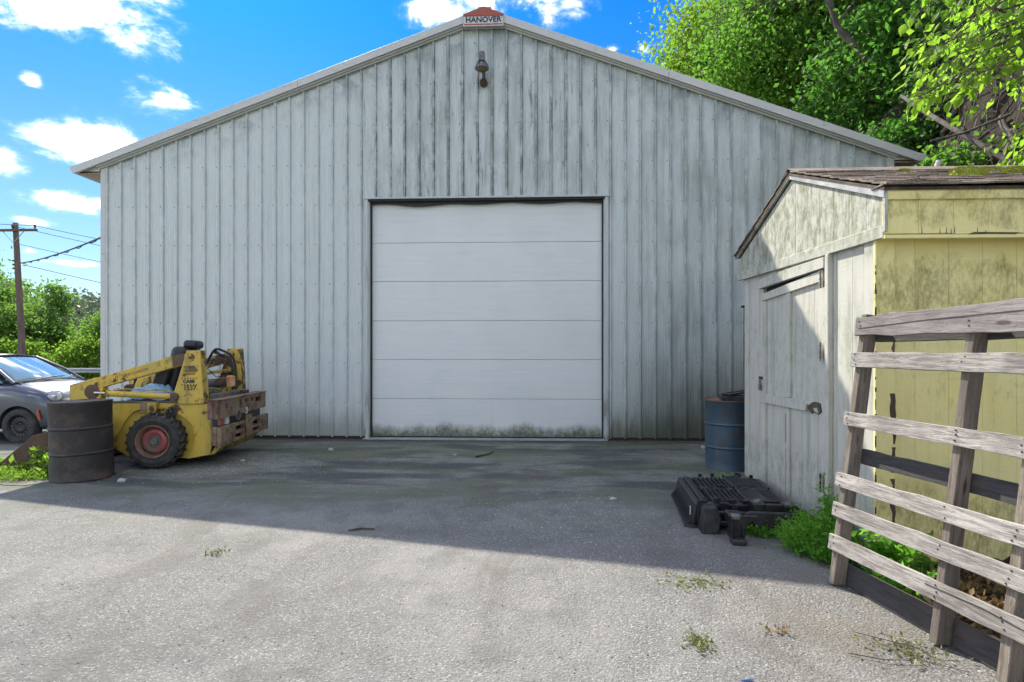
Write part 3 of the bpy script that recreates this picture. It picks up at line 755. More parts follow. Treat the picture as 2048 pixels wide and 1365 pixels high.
# gable wall planks (grooved siding), white, door opening between y 4.33 and 5.53
D0, D1, DTOP = 4.32, 5.52, 2.03
y = SY0 + .05
while y < SY1 - .02:
    y2 = min(y + .203, SY1)
    for (a, b, z0) in ([(y, y2, .10)] if (y2 <= D0 or y >= D1) else [(y, min(y2, D0), .10)] * (y < D0) + [(max(y, D0), min(y2, D1), DTOP + .01)] + [(max(y, D1), y2, .10)] * (y2 > D1)):
        if b - a > .01:
            sp(MB().box(SX, SX + .0115, a + .002, b - .002, z0 + rs.uniform(-.015, .02), 2.16), 'plank', M_white)
    y = y2
for (a_, b_, z_) in ((SY0 + .0, D0, .12), (D1, SY1, .12), (D0 + .001, D1 - .001, DTOP + .03)): sp(MB().box(SX + .012, SX + .035, a_, b_, z_, 2.13), 'backing_sheet', M_white)
# upper gable planks
y = YE0 + .01
while y < YE1 - .02:
    y2 = min(y + .203, YE1 - .005)
    pts = [(y + .0025, 2.15), (y2 - .0025, 2.15), (y2 - .0025, rz_(y2) - .055)]
    if y < YR < y2: pts.append((YR, ZR - .055))
    pts.append((y + .0025, rz_(y) - .055))
    sp(MB().prism(pts, 'x', SX - .014, SX - .002), 'plank', M_white)
    y = y2
sp(MB().prism([(YE0 + .02, 2.14), (YE1 - .02, 2.14), (YE1 - .02, rz_(YE1) - .06), (YR, ZR - .06), (YE0 + .02, rz_(YE0) - .06)], 'x', SX - .0015, SX + .03), 'gable_backing', M_white)
# trim board along gable foot
sp(MB().prism([(YE0, 2.085), (YE1 - .01, 2.135), (YE1 - .01, 2.215), (YE0, 2.165)], 'x', SX - .034, SX - .0145), 'trim_board', M_white, bevel=.003)
# corner boards
sp(MB().box(SX - .018, SX - .001, SY0 - .022, SY0 + .085, .07, 2.13), 'corner_board', M_white, bevel=.002)
sp(MB().box(SX - .020, SX + .10, SY0 - .045, SY0 - .0225, .08, 2.10), 'corner_board', M_yellow, bevel=.002, label='pale yellow corner board with split rotten edge')
# peeled cracks along the corner board
mb = MB()
for (z0, z1) in ((1.28, 1.5), (.80, 1.12), (.62, .78), (.28, .58)):
    n = 7; pts = [(SX + .10 + rs.uniform(-.004, .006), z0 + (z1 - z0) * i / n) for i in range(n + 1)] + [(SX + .10 - rs.uniform(.008, .034), z1 - (z1 - z0) * i / n) for i in range(n + 1)]
    mb.prism(pts, 'y', SY0 - .0475, SY0 - .0455)
for i in range(26):
    z0 = rs.uniform(.3, 2.0); q_ = rs.uniform(.0, .006); mb.box(SX - .0215, SX - .018 + q_, SY0 - .046, SY0 - .043 + q_, z0, z0 + rs.uniform(.008, .05))
sp(mb, 'rotten_edge', M_rot)
# near (yellow) wall planks and upper band
x = SX + .03; k = 0
while x < SXE:
    x2 = min(x + .207, SXE)
    a, b = x + .001, x2 - .001; zb = .05 + rs.uniform(-.02, .03)
    n = 5; bot = [(a + (b - a) * i / n, zb + rs.uniform(-.018, .022)) for i in range(n + 1)]
    sp(MB().prism(bot + [(b, 2.10), (a, 2.10)], 'y', SY0 - .022, SY0 - .0105), 'plank', M_yellow)
    x = x2
sp(MB().box(SX + .04, SXE - .02, SY0 - .010, SY0 + .035, .12, 2.098), 'backing_sheet', M_yellow)
sp(MB().box(SX - .028, SXE, YE0 + .0085, YE0 + .0205, 2.12, EZ - .09), 'backing_sheet', M_yellow)
x = SX - .03
while x < SXE + .02:
    x2 = min(x + .207, SXE + .03)
    sp(MB().box(x + .001, x2 - .001, YE0 - .002, YE0 + .008, 2.105 + rs.uniform(0, .006), EZ - .075), 'plank', M_yellow)
    x = x2
sp(MB().box(SX - .03, SXE, YE0 + .021, SY0 - .03, 2.10, 2.115), 'soffit_board', M_yellow)
sp(MB().box(SX - .035, SXE + .03, YE0 - .020, YE0 - .0025, EZ - .085, EZ - .025), 'fascia_board', M_yellow, bevel=.002)
sp(MB().box(SX - .03, SXE + .03, YE0 - .012, YE0 + .018, 2.078, 2.100), 'trim_board', M_yellow, bevel=.002)
sp(MB().box(SX - .036, SX - .018, YE0 - .024, YE0 + .0, 2.12, EZ - .03), 'corner_board', M_white)
mb = MB()
for q in range(7):
    xx = rs.uniform(SX + .1, SX + .9); mb.prism([(xx, 2.106), (xx + .005, 2.108), (xx + .002, 2.106 + rs.uniform(.02, .06))], 'y', YE0 - .004, YE0 - .0021)
mb.prism([(2.62, 2.098), (2.75, 2.101), (2.9, 2.096), (2.93, 2.108), (2.66, 2.112)], 'y', YE0 - .014, YE0 - .0121)
sp(mb, 'crack', M_rot)
# bargeboards
sp(MB().prism([(YE0 - .02, rz_(YE0) - .075), (YR, ZR - .052), (YR, ZR - .018), (YE0 - .02, rz_(YE0) - .025)], 'x', SX - .040, SX - .0145), 'bargeboard', M_metaledge, bevel=.002)
sp(MB().prism([(YE1 + .02, rz_(YE1) - .040), (YE1 + .02, rz_(YE1) - .02), (YR, ZR - .018), (YR, ZR - .036)], 'x', SX - .040, SX - .0145), 'bargeboard', M_white, bevel=.002)
# roof deck
for ya, yb in ((YE0 - .03, YR), (YR, YE1 + .03)):
    za, zb = rz_(ya), rz_(yb)
    sp(MB().prism([(ya, za - .02), (yb, zb - .02), (yb, zb), (ya, za)], 'x', SX - .044, SXE + .05), 'roof_deck', M_rot)
sh_me = None
sl_ang = math.atan2(ZR - EZ, YR - YE0); Ls = math.hypot(YR - YE0, ZR - EZ); rows = 10; ex = Ls / rows
def shingle_proto(yy, zz, xx, a):
    global sh_me
    mb = MB(); wd = .298
    pts = []
    mb.box(0, wd, -ex * 1.15, ex * .0, .0, .009)
    return mb
m0 = shingle_proto(0, 0, 0, 0); sproto = None
for side in (0, 1):
    for r in range(rows):
        for c_ in range(13):
            x0 = SX - .052 + c_ * .302 - (.15 if r % 2 else 0)
            wsc = 1.0
            if x0 < SX - .06: x0 = SX - .052; wsc = .5
            if x0 + .3 > SXE + .2: continue
            t = (r + 1.0) * ex + .005
            if side == 0: yy = YE0 - .045 + t * math.cos(sl_ang); zz = rz_(YE0) - .018 + t * math.sin(sl_ang) + .004; rot = (sl_ang - .05, 0, 0)
            else: yy = YE1 + .045 - t * math.cos(sl_ang); zz = rz_(YE1) - .018 + t * math.sin(sl_ang) + .004; rot = (-(sl_ang - .05), 0, 0)
            if sproto is None:
                sproto = m0.build('shingle', M_shingle, shed)
                o = sproto
            else: o = copy_part(sproto, shed)
            o.location = (x0 - SX, yy - SY0, zz + .006 + rs.uniform(0, .004)); o.rotation_euler = rot
            o.scale = (wsc * rs.uniform(.985, .998), 1 if side == 0 else -1, 1.0 + rs.uniform(0, .5))
mb = MB()
for q in range(13):
    xa = SX - .055 + q * .28; mb.prism([(YR - .13, rz_(YR - .13) + .022), (YR, ZR + .034 + .002 * (q % 2)), (YR + .13, rz_(YR + .13) + .022), (YR + .13, rz_(YR + .13) + .028), (YR, ZR + .042 + .002 * (q % 2)), (YR - .13, rz_(YR - .13) + .028)], 'x', xa, xa + .285)
sp(mb, 'ridge_cap', M_shingle)
# lifted shingle at the near eave corner
mb = MB(); mb.prism([(SX - .05, EZ + .012), (SX + .03, EZ + .020), (SX + .14, EZ + .034), (SX + .24, EZ + .020), (SX + .40, EZ + .012), (SX + .40, EZ + .004), (SX - .05, EZ + .002)], 'y', YE0 - .055, YE0 + .10)
sp(mb, 'lifted_shingle', M_shingle)
# door
door = sp(MB().prism([(D0 + .012, .09), (D1 - .012, .09), (D1 - .012, DTOP - .10), (D0 + .012, DTOP - .035)], 'x', SX + .012, SX + .026), 'door', M_white)
for (a, b) in ((D0 + .012, D0 + .20), (D0 + .203, D0 + .40), (D0 + .403, D0 + .60), (D0 + .603, D0 + .80), (D0 + .803, D0 + 1.0), (D0 + 1.003, D1 - .012)):
    zt_ = lambda y_: DTOP - .04 - .058 * (y_ - D0) / (D1 - D0); zb_ = .09 + rs.uniform(-.01, .02)
    sp(MB().prism([(a, zb_), (b, zb_), (b, zt_(b)), (a, zt_(a))], 'x', SX - .004, SX + .0115), 'plank', M_white, parent=door)
def dboard(y0, y1, z0, z1, nm='door_rail', m=M_white, dx=0.0): return sp(MB().box(SX - .026 - dx, SX - .0045, y0, y1, z0, z1), nm, m, parent=door, bevel=.002)
mb = MB().prism([(D0 + .03, DTOP - .115), (D1 - .012, DTOP - .165), (D1 - .012, DTOP - .10), (D0 + .03, DTOP - .032)], 'x', SX - .028, SX - .005); sp(mb, 'door_rail', M_white, parent=door, bevel=.002)
dboard(D1 - .10, D1 - .012, .10, DTOP - .168, 'door_stile')
dboard(4.905, 4.975, 1.0, DTOP - .145, 'door_stile'); dboard(4.925, 4.985, .10, .905, 'door_stile')
mb = MB().prism([(4.62, .915), (D1 - .012, .905), (D1 - .012, .985), (4.50, .995), (4.56, .965), (4.60, .975)], 'x', SX - .030, SX - .005); sp(mb, 'door_rail', M_white, parent=door, bevel=.002, label='middle door rail broken off at its right end')
mb = MB()
pts = [(4.40, .93), (4.44, .905), (4.50, .915), (4.55, .90), (4.61, .93), (4.72, .955), (4.66, .975), (4.55, .985), (4.49, .998), (4.42, .99)]
mb.prism(pts, 'x', SX - .016, SX - .0045); sp(mb, 'rotten_wood', M_rot, parent=door)
sp(MB().prism([(4.43, .915), (4.49, .925), (4.51, .945), (4.455, .955)], 'x', SX - .019, SX - .0165), 'peeled_paint', M_white, parent=door)
mb = MB()
for (ya, yb, z0, z1) in ((4.975, 4.981, .1, .55), (4.981, 4.99, .6, .85), (4.90, 4.92, .925, .99)):
    mb.box(SX - .027, SX - .0045, ya, yb, z0, z1)
sp(mb, 'rotten_wood', M_rot, parent=door)
# dark gap above the skewed door
sp(MB().box(SX + .027, SX + .034, D0 + .05, D1 - .005, DTOP - .16, DTOP + .005), 'dark_gap', M_dark)
# lintel and long hinge post
sp(MB().prism([(D0 - .02, 2.005), (D1 + .03, 1.985), (D1 + .03, 2.07), (D0 + .6, 2.085), (D0 - .02, 2.085)], 'x', SX - .045, SX - .001), 'lintel_board', M_white, bevel=.003)
sp(MB().box(SX - .040, SX - .001, D0 - .075, D0 - .025, .06, 2.10), 'door_post', M_white, bevel=.004)
for z in (1.93, 1.385, .40):
    hg = sp(MB().box(SX - .032, SX - .0285, D0 + .018, D0 + .075, z - .065, z + .065), 'hinge', M_hinge, parent=door)
    hb = MB().cyl((SX - .034, D0 + .047, z - .07), (SX - .034, D0 + .047, z + .07), .006, n=8)
    for dz in (-.045, 0, .045):
        for yy in (D0 + .027, D0 + .066): hb.cyl((SX - .032, yy, z + dz), (SX - .035, yy, z + dz), .004, n=6)
    sp(hb, 'hinge_pin', M_nail if z < 1 else M_greym, parent=door)
lk = sp(MB().box(SX - .030, SX - .022, D1 - .045, D1 + .045, 1.12, 1.15), 'hasp', M_nail, parent=door)
mb = MB().box(SX - .052, SX - .032, D1 - .035, D1 + .005, 1.02, 1.075); mb.tube([(SX - .042, D1 - .03, 1.07), (SX - .042, D1 - .03, 1.11), (SX - .042, D1 - .015, 1.125), (SX - .042, D1 - .0, 1.11), (SX - .042, D1 - .0, 1.07)], .005, 6)
sp(mb, 'padlock', M_greym, parent=door)
sp(MB().box(SX - .012, SX - .002, D1 - .01, D1 + .018, 1.06, 1.22), 'rotten_wood', M_rot, parent=door)
# moss cushions on the roof
def moss(x, y, rx, ry, h, label, seed):
    rr = random.Random(seed); mb = MB(); z0 = rz_(y) + .02
    n = 18; rings = 6; vs = [(0, 0, h)]
    for k in range(1, rings + 1):
        for i in range(n):
            t = 2 * math.pi * i / n; q = k / rings; w_ = 1 + .22 * mnoise.noise(Vector((math.cos(t) * 1.3 + seed, math.sin(t) * 1.3, 0)))
            xx, yy = rx * q * w_ * math.cos(t), ry * q * w_ * math.sin(t)
            vs.append((xx, yy, h * math.sqrt(max(0, 1 - q * q)) + rr.uniform(-.004, .004) + yy * math.tan(sl_ang) * (1 if y < YR else -1)))
    fs = [(0, 1 + i, 1 + (i + 1) % n) for i in range(n)]
    for k in range(rings - 1):
        for i in range(n): fs.append((1 + k * n + i, 1 + (k + 1) * n + i, 1 + (k + 1) * n + (i + 1) % n, 1 + k * n + (i + 1) % n))
    base = len(vs); mb.add(vs, fs)
    for i in range(500):
        t = rr.uniform(0, 6.28); q = math.sqrt(rr.random()); xx, yy = rx * q * math.cos(t), ry * q * math.sin(t)
        zz = h * math.sqrt(max(0, 1 - q * q)) + yy * math.tan(sl_ang) * (1 if y < YR else -1); s_ = .005
        mb.add([(xx - s_, yy, zz - .004), (xx + s_, yy, zz - .004), (xx + rr.uniform(-.004, .004), yy, zz + rr.uniform(.008, .018))], [(0, 1, 2)])
    o = mb.build('moss_clump', M_moss); o.location = (x, y, z0); tag(o, label, 'moss', 'moss cushions on the shed roof'); return o
moss(3.02, 4.12, .13, .085, .055, 'largest moss cushion on the shed shingles, nearest the middle of the roof', 1)
moss(3.46, 4.25, .115, .07, .045, 'yellow green moss cushion at the right end of the visible shed roof', 2)
moss(2.86, 4.55, .055, .04, .014, 'small brownish moss spot left of the largest cushion, near the ridge', 3)
moss(3.55, 4.6, .12, .06, .02, 'thin moss patch on the ridge line at the right', 6)
# ================================================================== SKID STEER LOADER
ld = thing('skid_steer_loader', 'rusty yellow skid steer loader with red wheel rims beside the steel building', 'loader', (-4.51, 6.49, gh(-4.51, 6.49)), (0, 0, R(7.2)))
def tyre_mesh(r, w, rr_, lugs=22, lug=.024):
    mb = MB()
    prof = [(rr_, .0 + w * .06), (rr_ + .012, 0.01), (rr_ + (r - rr_) * .45, -.012), (r - .03, .006), (r - lug, .035), (r - lug, w - .035), (r - .03, w - .006), (rr_ + (r - rr_) * .45, w + .012), (rr_ + .012, w - .01), (rr_, w * .94)]
    mb.lathe(prof, 48, axis='y')
    for i in range(lugs):                       # chevron bars, alternating from each shoulder
        for side in (0, 1):
            t0 = 2 * math.pi * (i + .5 * side) / lugs; dt = .17; hw = .048
            ys = [(-.008, 0, r - .045), (.03, .15, r), (w * .56, 1.0, r)]
            if side: ys = [(w - a, b, c) for a, b, c in ys]
            vs = []
            for (yy, q, rad) in ys:
                t = t0 + dt * q
                for (dtt, rd) in ((-hw, r - lug - .006), (-hw * .75, rad), (hw * .75, rad), (hw, r - lug - .006)):
                    vs.append(((rd) * math.cos(t + dtt), yy, (rd) * math.sin(t + dtt)))
            fs = []
            for k in range(2):
                for j in range(3): 
                    q = (k * 4 + j, k * 4 + j + 1, k * 4 + j + 5, k * 4 + j + 4); fs.append(q[::-1] if side == 0 else q)
            fs += [(0, 1, 2, 3), (8, 9, 10, 11)]
            mb.add(vs, fs)
    return mb
wheel0 = None
for (wx, wy, flip) in ((0, .0, 0), (-.86, 0, 0), (0, 1.62, 1), (-.86, 1.62, 1)):
    if wheel0 is None:
        wh = tyre_mesh(.328, .20, .188).build('wheel', M_tyre, ld, smooth=38)
        kids = []
        kids.append(MB().lathe([(.190, .004), (.197, .0), (.192, -.006), (.180, -.002), (.172, .02), (.160, .035), (.158, .07), (.15, .075), (.15, .14), (.19, .15)], 40, axis='y').build('rim', M_rimedge, wh, smooth=50))
        mb = MB().lathe([(.155, .075), (.150, .050), (.135, .032), (.110, .026), (.085, .040), (.072, .046), (.070, .075)], 40, axis='y')
        kids.append(mb.build('wheel_disc', M_rim, wh, smooth=40))
        mb = MB().lathe([(.0, .020), (.038, .022), (.044, .030), (.046, .05), (.075, .052), (.075, .08), (.0, .08)], 24, axis='y')
        for i in range(8):
            t = i * math.pi / 4; mb.cyl((.058 * math.cos(t), .052, .058 * math.sin(t)), (.058 * math.cos(t), .030, .058 * math.sin(t)), .0085, n=6)
        kids.append(mb.build('hub', M_greym, wh, smooth=35))
        mb = MB()
        for i in range(4):
            for k in range(5):
                t = i * math.pi / 2 + .5 + k * .07; mb.cyl((.143 * math.cos(t), .052, .143 * math.sin(t)), (.141 * math.cos(t), .036, .141 * math.sin(t)), .0075, n=5)
        kids.append(mb.build('hand_hole', M_dark, wh))
        wheel0 = (wh, kids); wh.location = (wx, wy, .326)
    else:
        c0 = copy_part(wheel0[0], ld, (wx, wy, .326), (0, R(random.uniform(0, 40)) if not flip else R(20), R(180) if flip else 0))
        for k_ in wheel0[1]: copy_part(k_, c0)
# chassis
def lp(mb, name, m=M_yel, **k): return mb.build(name, m, k.pop('parent', ld), **k)
lp(MB().prism([(-.66, .79), (.56, .752), (.56, .13), (.30, .085), (-.40, .12), (-.70, .30)], 'y', .235, .262), 'chassis_side', bevel=.004)
lp(MB().prism([(-.66, .79), (.56, .752), (.56, .13), (.30, .085), (-.40, .12), (-.70, .30)], 'y', 1.36, 1.385), 'chassis_side', bevel=.004)
lp(MB().prism([(-.64, .70), (.54, .60), (.54, .14), (.28, .10), (-.38, .13), (-.66, .32)], 'y', .263, 1.358), 'belly', M_blackm)
# rear flared side panel right of the wheel with dark edge frame
lp(MB().prism([(.20, .76), (.565, .750), (.585, .235), (.56, .13), (.30, .085), (.36, .22), (.39, .36), (.35, .50), (.24, .60), (.10, .68), (-.02, .72), (-.02, .765)], 'y', .195, .233), 'rear_side_panel', bevel=.004)
lp(MB().prism([(.568, .752), (.628, .750), (.640, .23), (.590, .235)], 'y', .19, .232), 'frame_edge', M_greym, bevel=.003)
lp(MB().box(-.66, .60, .19, .2345, .771, .792), 'top_ledge', M_greym, bevel=.003)
lp(MB().prism([(-.62, .768), (.0, .762), (.06, .70), (-.05, .69), (-.2, .70), (-.33, .66), (-.42, .55), (-.50, .40), (-.56, .34), (-.64, .42)], 'y', .205, .2335), 'front_side_panel', bevel=.003)
# round access hole with hose end and bracket
lp(MB().lathe([(.058, .165), (.065, .17), (.065, .195)], 20, (.12, 0, .655), 'y'), 'access_ring', M_rust, smooth=40)
lp(MB().lathe([(0, .176), (.050, .178), (.050, .19)], 20, (.12, 0, .655), 'y'), 'access_hole', M_dark)
mb = MB(); mb.tube([(.10 + .03 * math.cos(t), .160, .672 + .03 * math.sin(t)) for t in np.linspace(-.6, 2.2, 9)], .006, 6); lp(mb, 'steel_clip', M_chrome, smooth=60)
lp(MB().box(-.20, -.03, .13, .19, .655, .775), 'lift_bracket', M_yel2, bevel=.004)
lp(MB().box(-.205, -.13, .118, .129, .68, .775), 'bracket_plate', M_cw, bevel=.003)
# towers
tw = [(.304, 1.400), (.466, 1.402), (.505, .755), (.215, .752), (.160, .90), (.262, 1.24)]
def tower(y0, dz, near):
    poly = [(a, b + dz * (b > 1)) for a, b in tw]
    t_ = lp(MB().prism(poly, 'y', y0, y0 + .022), 'loader_tower', M_yel, bevel=.006)
    lp(MB().prism(poly, 'y', y0 + .135, y0 + .155), 'tower_plate', M_yel2, parent=t_)
    lp(MB().prism([(.448, 1.398 + dz), (.468, 1.398 + dz), (.507, .757), (.487, .757)], 'y', y0 + .023, y0 + .134), 'tower_plate', M_yel2, parent=t_)
    lp(MB().prism([(.32, 1.385 + dz), (.447, 1.385 + dz), (.447, 1.399 + dz), (.32, 1.399 + dz)], 'y', y0 + .023, y0 + .134), 'tower_plate', M_yel2, parent=t_)
    lp(MB().lathe([(0, -.016), (.022, -.016), (.024, -.008), (.048, -.006), (.052, 0)], 20, (.350, y0, 1.315 + dz), 'y'), 'pivot_boss', M_yel2, parent=t_, smooth=35)
    lp(MB().cyl((.350, y0 - .0165, 1.315 + dz), (.350, y0 - .026, 1.315 + dz), .014, n=8), 'pivot_pin', M_rust, parent=t_)
    return t_
tn = tower(.165, 0, True); tf = tower(1.36, .03, False)
# decals
DM = Matrix.Translation((.345, .1625, .945)) @ FACE
text_mesh('1537', .082, M_decal, ld, 'number_decal', DM, .0008, .92, .002)
text_mesh('CASE', .052, M_decal, ld, 'name_decal', Matrix.Translation((.335, .1625, 1.025)) @ FACE, .0008, 1.1, .003)
mb = MB()
for k in range(6):
    for zz in (.985, 1.064):
        mb.cyl((.255 + k * .033, .1645, zz), (.255 + k * .033, .1630, zz), .009, n=6)
lp(mb, 'decal_dots', M_decal)
mb = MB()
for k in range(7):
    x1 = .44 - (.012 * abs(k - 3))
    if k < 4: mb.box(.27, .33, .1630, .1645, 1.205 - k * .0165, 1.2135 - k * .0165); mb.box(.332, x1, .1630, .1645, 1.203 - k * .0165, 1.2155 - k * .0165)
    else: mb.box(.27, x1, .1630, .1645, 1.205 - k * .0165, 1.2135 - k * .0165)
lp(mb, 'striped_decal', M_decal)
# boom arms
def boom(y0, near):
    b_ = lp(MB().prism([(-.745, 1.070), (.10, 1.322), (.34, 1.372), (.395, 1.33), (.385, 1.27), (.30, 1.238), (-.69, .955)], 'y', y0, y0 + .085), 'boom_arm', M_yel, bevel=.005)
    lp(MB().prism([(-1.045, .985), (-.74, 1.078), (-.665, .935), (-.70, .812), (-1.045, .80)], 'y', y0 - .012, y0 + .10), 'boom_elbow', M_yel, parent=b_, bevel=.006)
    lp(MB().prism([(-1.04, .799), (-.74, .799), (-.86, .50), (-1.02, .22), (-1.16, .20), (-1.10, .48)], 'y', y0, y0 + .085), 'boom_leg', M_yel2, parent=b_, bevel=.004)
    lp(MB().prism([(.02, 1.305), (.115, 1.333), (.13, 1.20), (.04, 1.172)], 'y', y0 - .006, y0 - .0005), 'weld_patch', M_yel2, parent=b_)
    lp(MB().prism([(.12, 1.334), (.262, 1.365), (.262, 1.235), (.135, 1.20)], 'y', y0 - .006, y0 - .0005), 'rust_patch', M_rust, parent=b_)
    c_ = lp(MB().lathe([(0, -.02), (.05, -.02), (.085, -.015), (.088, -.0125)], 24, (-.79, y0, .905), 'y', 1), 'rusty_disc', M_rust, parent=b_)
    c_.scale = (1, 1, 1)
    # lift cylinder
    ym = y0 - .05 if near else y0 + .13
    cy = lp(MB().cyl((-.585, ym, .888), (.135, ym, .846), .036, n=18), 'lift_cylinder', M_yel, parent=b_, smooth=40)
    lp(MB().cyl((-.600, ym, .889), (-.575, ym, .8875), .042, n=18), 'cylinder_gland', M_yel2, parent=cy, smooth=40)
    lp(MB().cyl((-.74, ym, .897), (-.601, ym, .889), .014, n=12), 'cylinder_rod', M_chrome, parent=cy, smooth=40)
    lp(MB().lathe([(0, -.035), (.05, -.03), (.052, .03), (0, .035)], 16, (.17, ym, .842), 'y'), 'cylinder_eye', M_rust, parent=cy, smooth=40)
    lp(MB().tube([(-.52, ym, .93), (-.50, ym - .01, .945), (-.1, ym - .01, .925), (.06, ym, .925), (.13, ym, .90)], .008, 6), 'hydraulic_pipe', M_yel2, parent=cy, smooth=60)
    return b_
bn = boom(.205, True); bf = boom(1.40, False)
text_mesh('UNI-LOADER', .050, M_rust, bn, 'boom_lettering', Matrix.Translation((-.30, .203, 1.135)) @ Matrix.Rotation(R(-16.5), 4, 'Y') @ FACE, .0006, 1.05, .0)
lp(MB().cyl((-.78, .29, .86), (-.78, 1.40, .86), .035, n=14), 'cross_tube', M_yel2, smooth=40)
lp(MB().prism([(-.0, 1.10), (.455, 1.165), (.455, 1.12), (.0, 1.055)], 'y', 1.30, 1.34), 'far_rail', M_yel2, bevel=.003)
lp(MB().box(.50, .56, .33, 1.33, .80, .86), 'rear_cross_rail', M_greym, bevel=.004)
# control console in front
lp(MB().prism([(-.70, .74), (-.50, .74), (-.52, 1.00), (-.62, 1.045), (-.70, 1.02)], 'y', 1.10, 1.30), 'control_console', M_yel2, bevel=.006)
lp(MB().box(-.60, -.16, 1.05, 1.30, .76, 1.06), 'side_cowl', M_yel2, bevel=.01)
lp(MB().lathe([(0, 0), (.03, .0), (.04, .03), (.04, .10), (.0, .11)], 14, (-.64, .62, .93), 'y'), 'hydraulic_motor', M_rust, smooth=35)
mb = MB().tube([(-.52, .55, .76), (-.54, .55, .9), (-.50, .56, 1.02)], .012, 6); mb.lathe([(0, 0), (.02, .01), (.02, .04), (0, .05)], 10, (-.5, .56, 1.01))
lp(mb, 'control_lever', M_blackm, smooth=60)
mb = MB().tube([(-.3, .95, .8), (-.27, .95, 1.0), (-.24, .93, 1.10)], .012, 6); mb.lathe([(0, 0), (.02, .01), (.02, .04), (0, .05)], 10, (-.24, .93, 1.09)); lp(mb, 'control_lever', M_blackm, smooth=60)
lp(MB().box(-.62, -.1, .28, 1.05, .70, .775), 'floor_plate', M_blackm)
# seat
def cushion(x0, x1, y0, y1, z0, z1, rot=0, m=M_vinyl, name='seat', bev=.05):
    cx_, cy_, cz_ = (x0 + x1) / 2, (y0 + y1) / 2, (z0 + z1) / 2
    o = MB().box(x0 - cx_, x1 - cx_, y0 - cy_, y1 - cy_, z0 - cz_, z1 - cz_).build(name, m, ld, bevel=bev, seg=4, smooth=60)
    o.location = (cx_, cy_, cz_); o.rotation_euler = (0, R(rot), 0); return o
cushion(-.36, .08, .58, 1.04, .80, .93, 0)
cushion(-.14, .05, .55, 1.07, .84, 1.455, 13, name='backrest', bev=.07)
cushion(-.25, -.08, .47, .56, .84, 1.20, 16, name='seat_bolster', bev=.035)
cushion(.0, .175, .70, .95, 1.425, 1.535, 4, name='headrest', bev=.045)
lp(MB().tube([(.10, .58, .8), (.14, .58, 1.1), (.05, .62, 1.36)], .018, 8), 'seat_frame', M_blackm, smooth=60)
# engine bay
lp(MB().cyl((.16, .95, .955), (.43, .95, .968), .062, n=20), 'hydraulic_tank', M_greym, smooth=40)
lp(MB().lathe([(0, -.01), (.05, -.008), (.055, .02), (.055, .12)], 18, (.40, .86, .985), 'y'), 'tank_cap', M_rust, smooth=40)
lp(MB().lathe([(0, 0), (.056, .004), (.058, .13), (.04, .145), (0, .15)], 20, (.52, .92, .92)), 'air_filter', M_orange, smooth=40)
lp(MB().box(.16, .54, .42, 1.25, .62, .83), 'engine_block', M_blackm, bevel=.02)
lp(MB().box(.22, .38, .60, .80, .83, .92), 'valve_cover', M_greym, bevel=.015)
lp(MB().cyl((.24, .50, .86), (.46, .52, .85), .045, n=14), 'exhaust_pipe', M_rust, smooth=40)
rr = random.Random(9); 
for (pts, r_) in ((((.05, 1.28, 1.21), (.12, 1.25, 1.33), (.20, 1.22, 1.42), (.30, 1.22, 1.40), (.42, 1.25, 1.31), (.46, 1.25, 1.1), (.47, 1.22, .90), (.50, 1.2, .82)), .017),
                  (((.02, 1.30, 1.22), (.10, 1.27, 1.30), (.17, 1.24, 1.40), (.26, 1.24, 1.34), (.40, 1.22, 1.28), (.43, 1.22, 1.08), (.44, 1.20, .86)), .017),
                  (((.16, 1.2, 1.39), (.22, 1.2, 1.36), (.33, 1.2, 1.33), (.41, 1.2, 1.22)), .012),
                  (((.15, .45, .83), (.25, .40, .87), (.40, .42, .86), (.47, .45, .80), (.54, .60, .83)), .022),
                  (((.10, .40, .79), (.20, .36, .84), (.33, .36, .82), (.44, .40, .79)), .016),
                  (((.50, .80, .93), (.53, .74, 1.0), (.50, .70, .9), (.46, .66, .82)), .009),
                  (((-.45, .5, .78), (-.38, .45, .88), (-.28, .46, .86), (-.2, .5, .78)), .012),
                  (((.10, 1.20, 1.15), (.18, 1.15, 1.10), (.26, 1.1, 1.04), (.36, 1.05, 1.06)), .006)):
    P_ = [Vector(p) for p in pts]; q = []
    for i in range(len(P_) - 1):
        p0 = P_[max(i - 1, 0)]; p1 = P_[i]; p2 = P_[i + 1]; p3 = P_[min(i + 2, len(P_) - 1)]
        for t in (0, .33, .66): q.append(.5 * ((2 * p1) + (p2 - p0) * t + (2 * p0 - 5 * p1 + 4 * p2 - p3) * t * t + (3 * p1 - p0 - 3 * p2 + p3) * t ** 3))
    q.append(P_[-1]); lp(MB().tube(q, r_, 8), 'hose', M_hose, smooth=60)
# counterweight
def slotted(x0, x1, y0, y1, z0, z1, slots):
    ys = sorted({y0, y1, *[v for s_ in slots for v in s_[:2]]}); zs = sorted({z0, z1, *[v for s_ in slots for v in s_[2:]]})
    mb = MB()
    for a, b in zip(ys, ys[1:]):
        for c_, d in zip(zs, zs[1:]):
            ym, zm = (a + b) / 2, (c_ + d) / 2
            if any(s_[0] < ym < s_[1] and s_[2] < zm < s_[3] for s_ in slots): continue
            mb.box(x0, x1, a, b, c_, d)
    return mb
cw = lp(MB().box(.635, .70, .10, 1.50, .25, .79), 'counterweight', M_blackm)
up = [(.60, .68, .65, .75), (.78, .92, .71, .765), (.98, 1.10, .71, .765), (.80, .94, .62, .67), (1.16, 1.38, .69, .755), (.18, .23, .69, .74), (.34, .38, .64, .70)]
lo = [(.44, .72, .39, .445), (.42, .70, .295, .345), (1.02, 1.30, .385, .44), (1.02, 1.30, .295, .345), (.17, .22, .39, .445)]
lp(slotted(.705, .76, -.04, 1.56, .585, .805, up), 'upper_bumper', M_cw, parent=cw, bevel=.006)
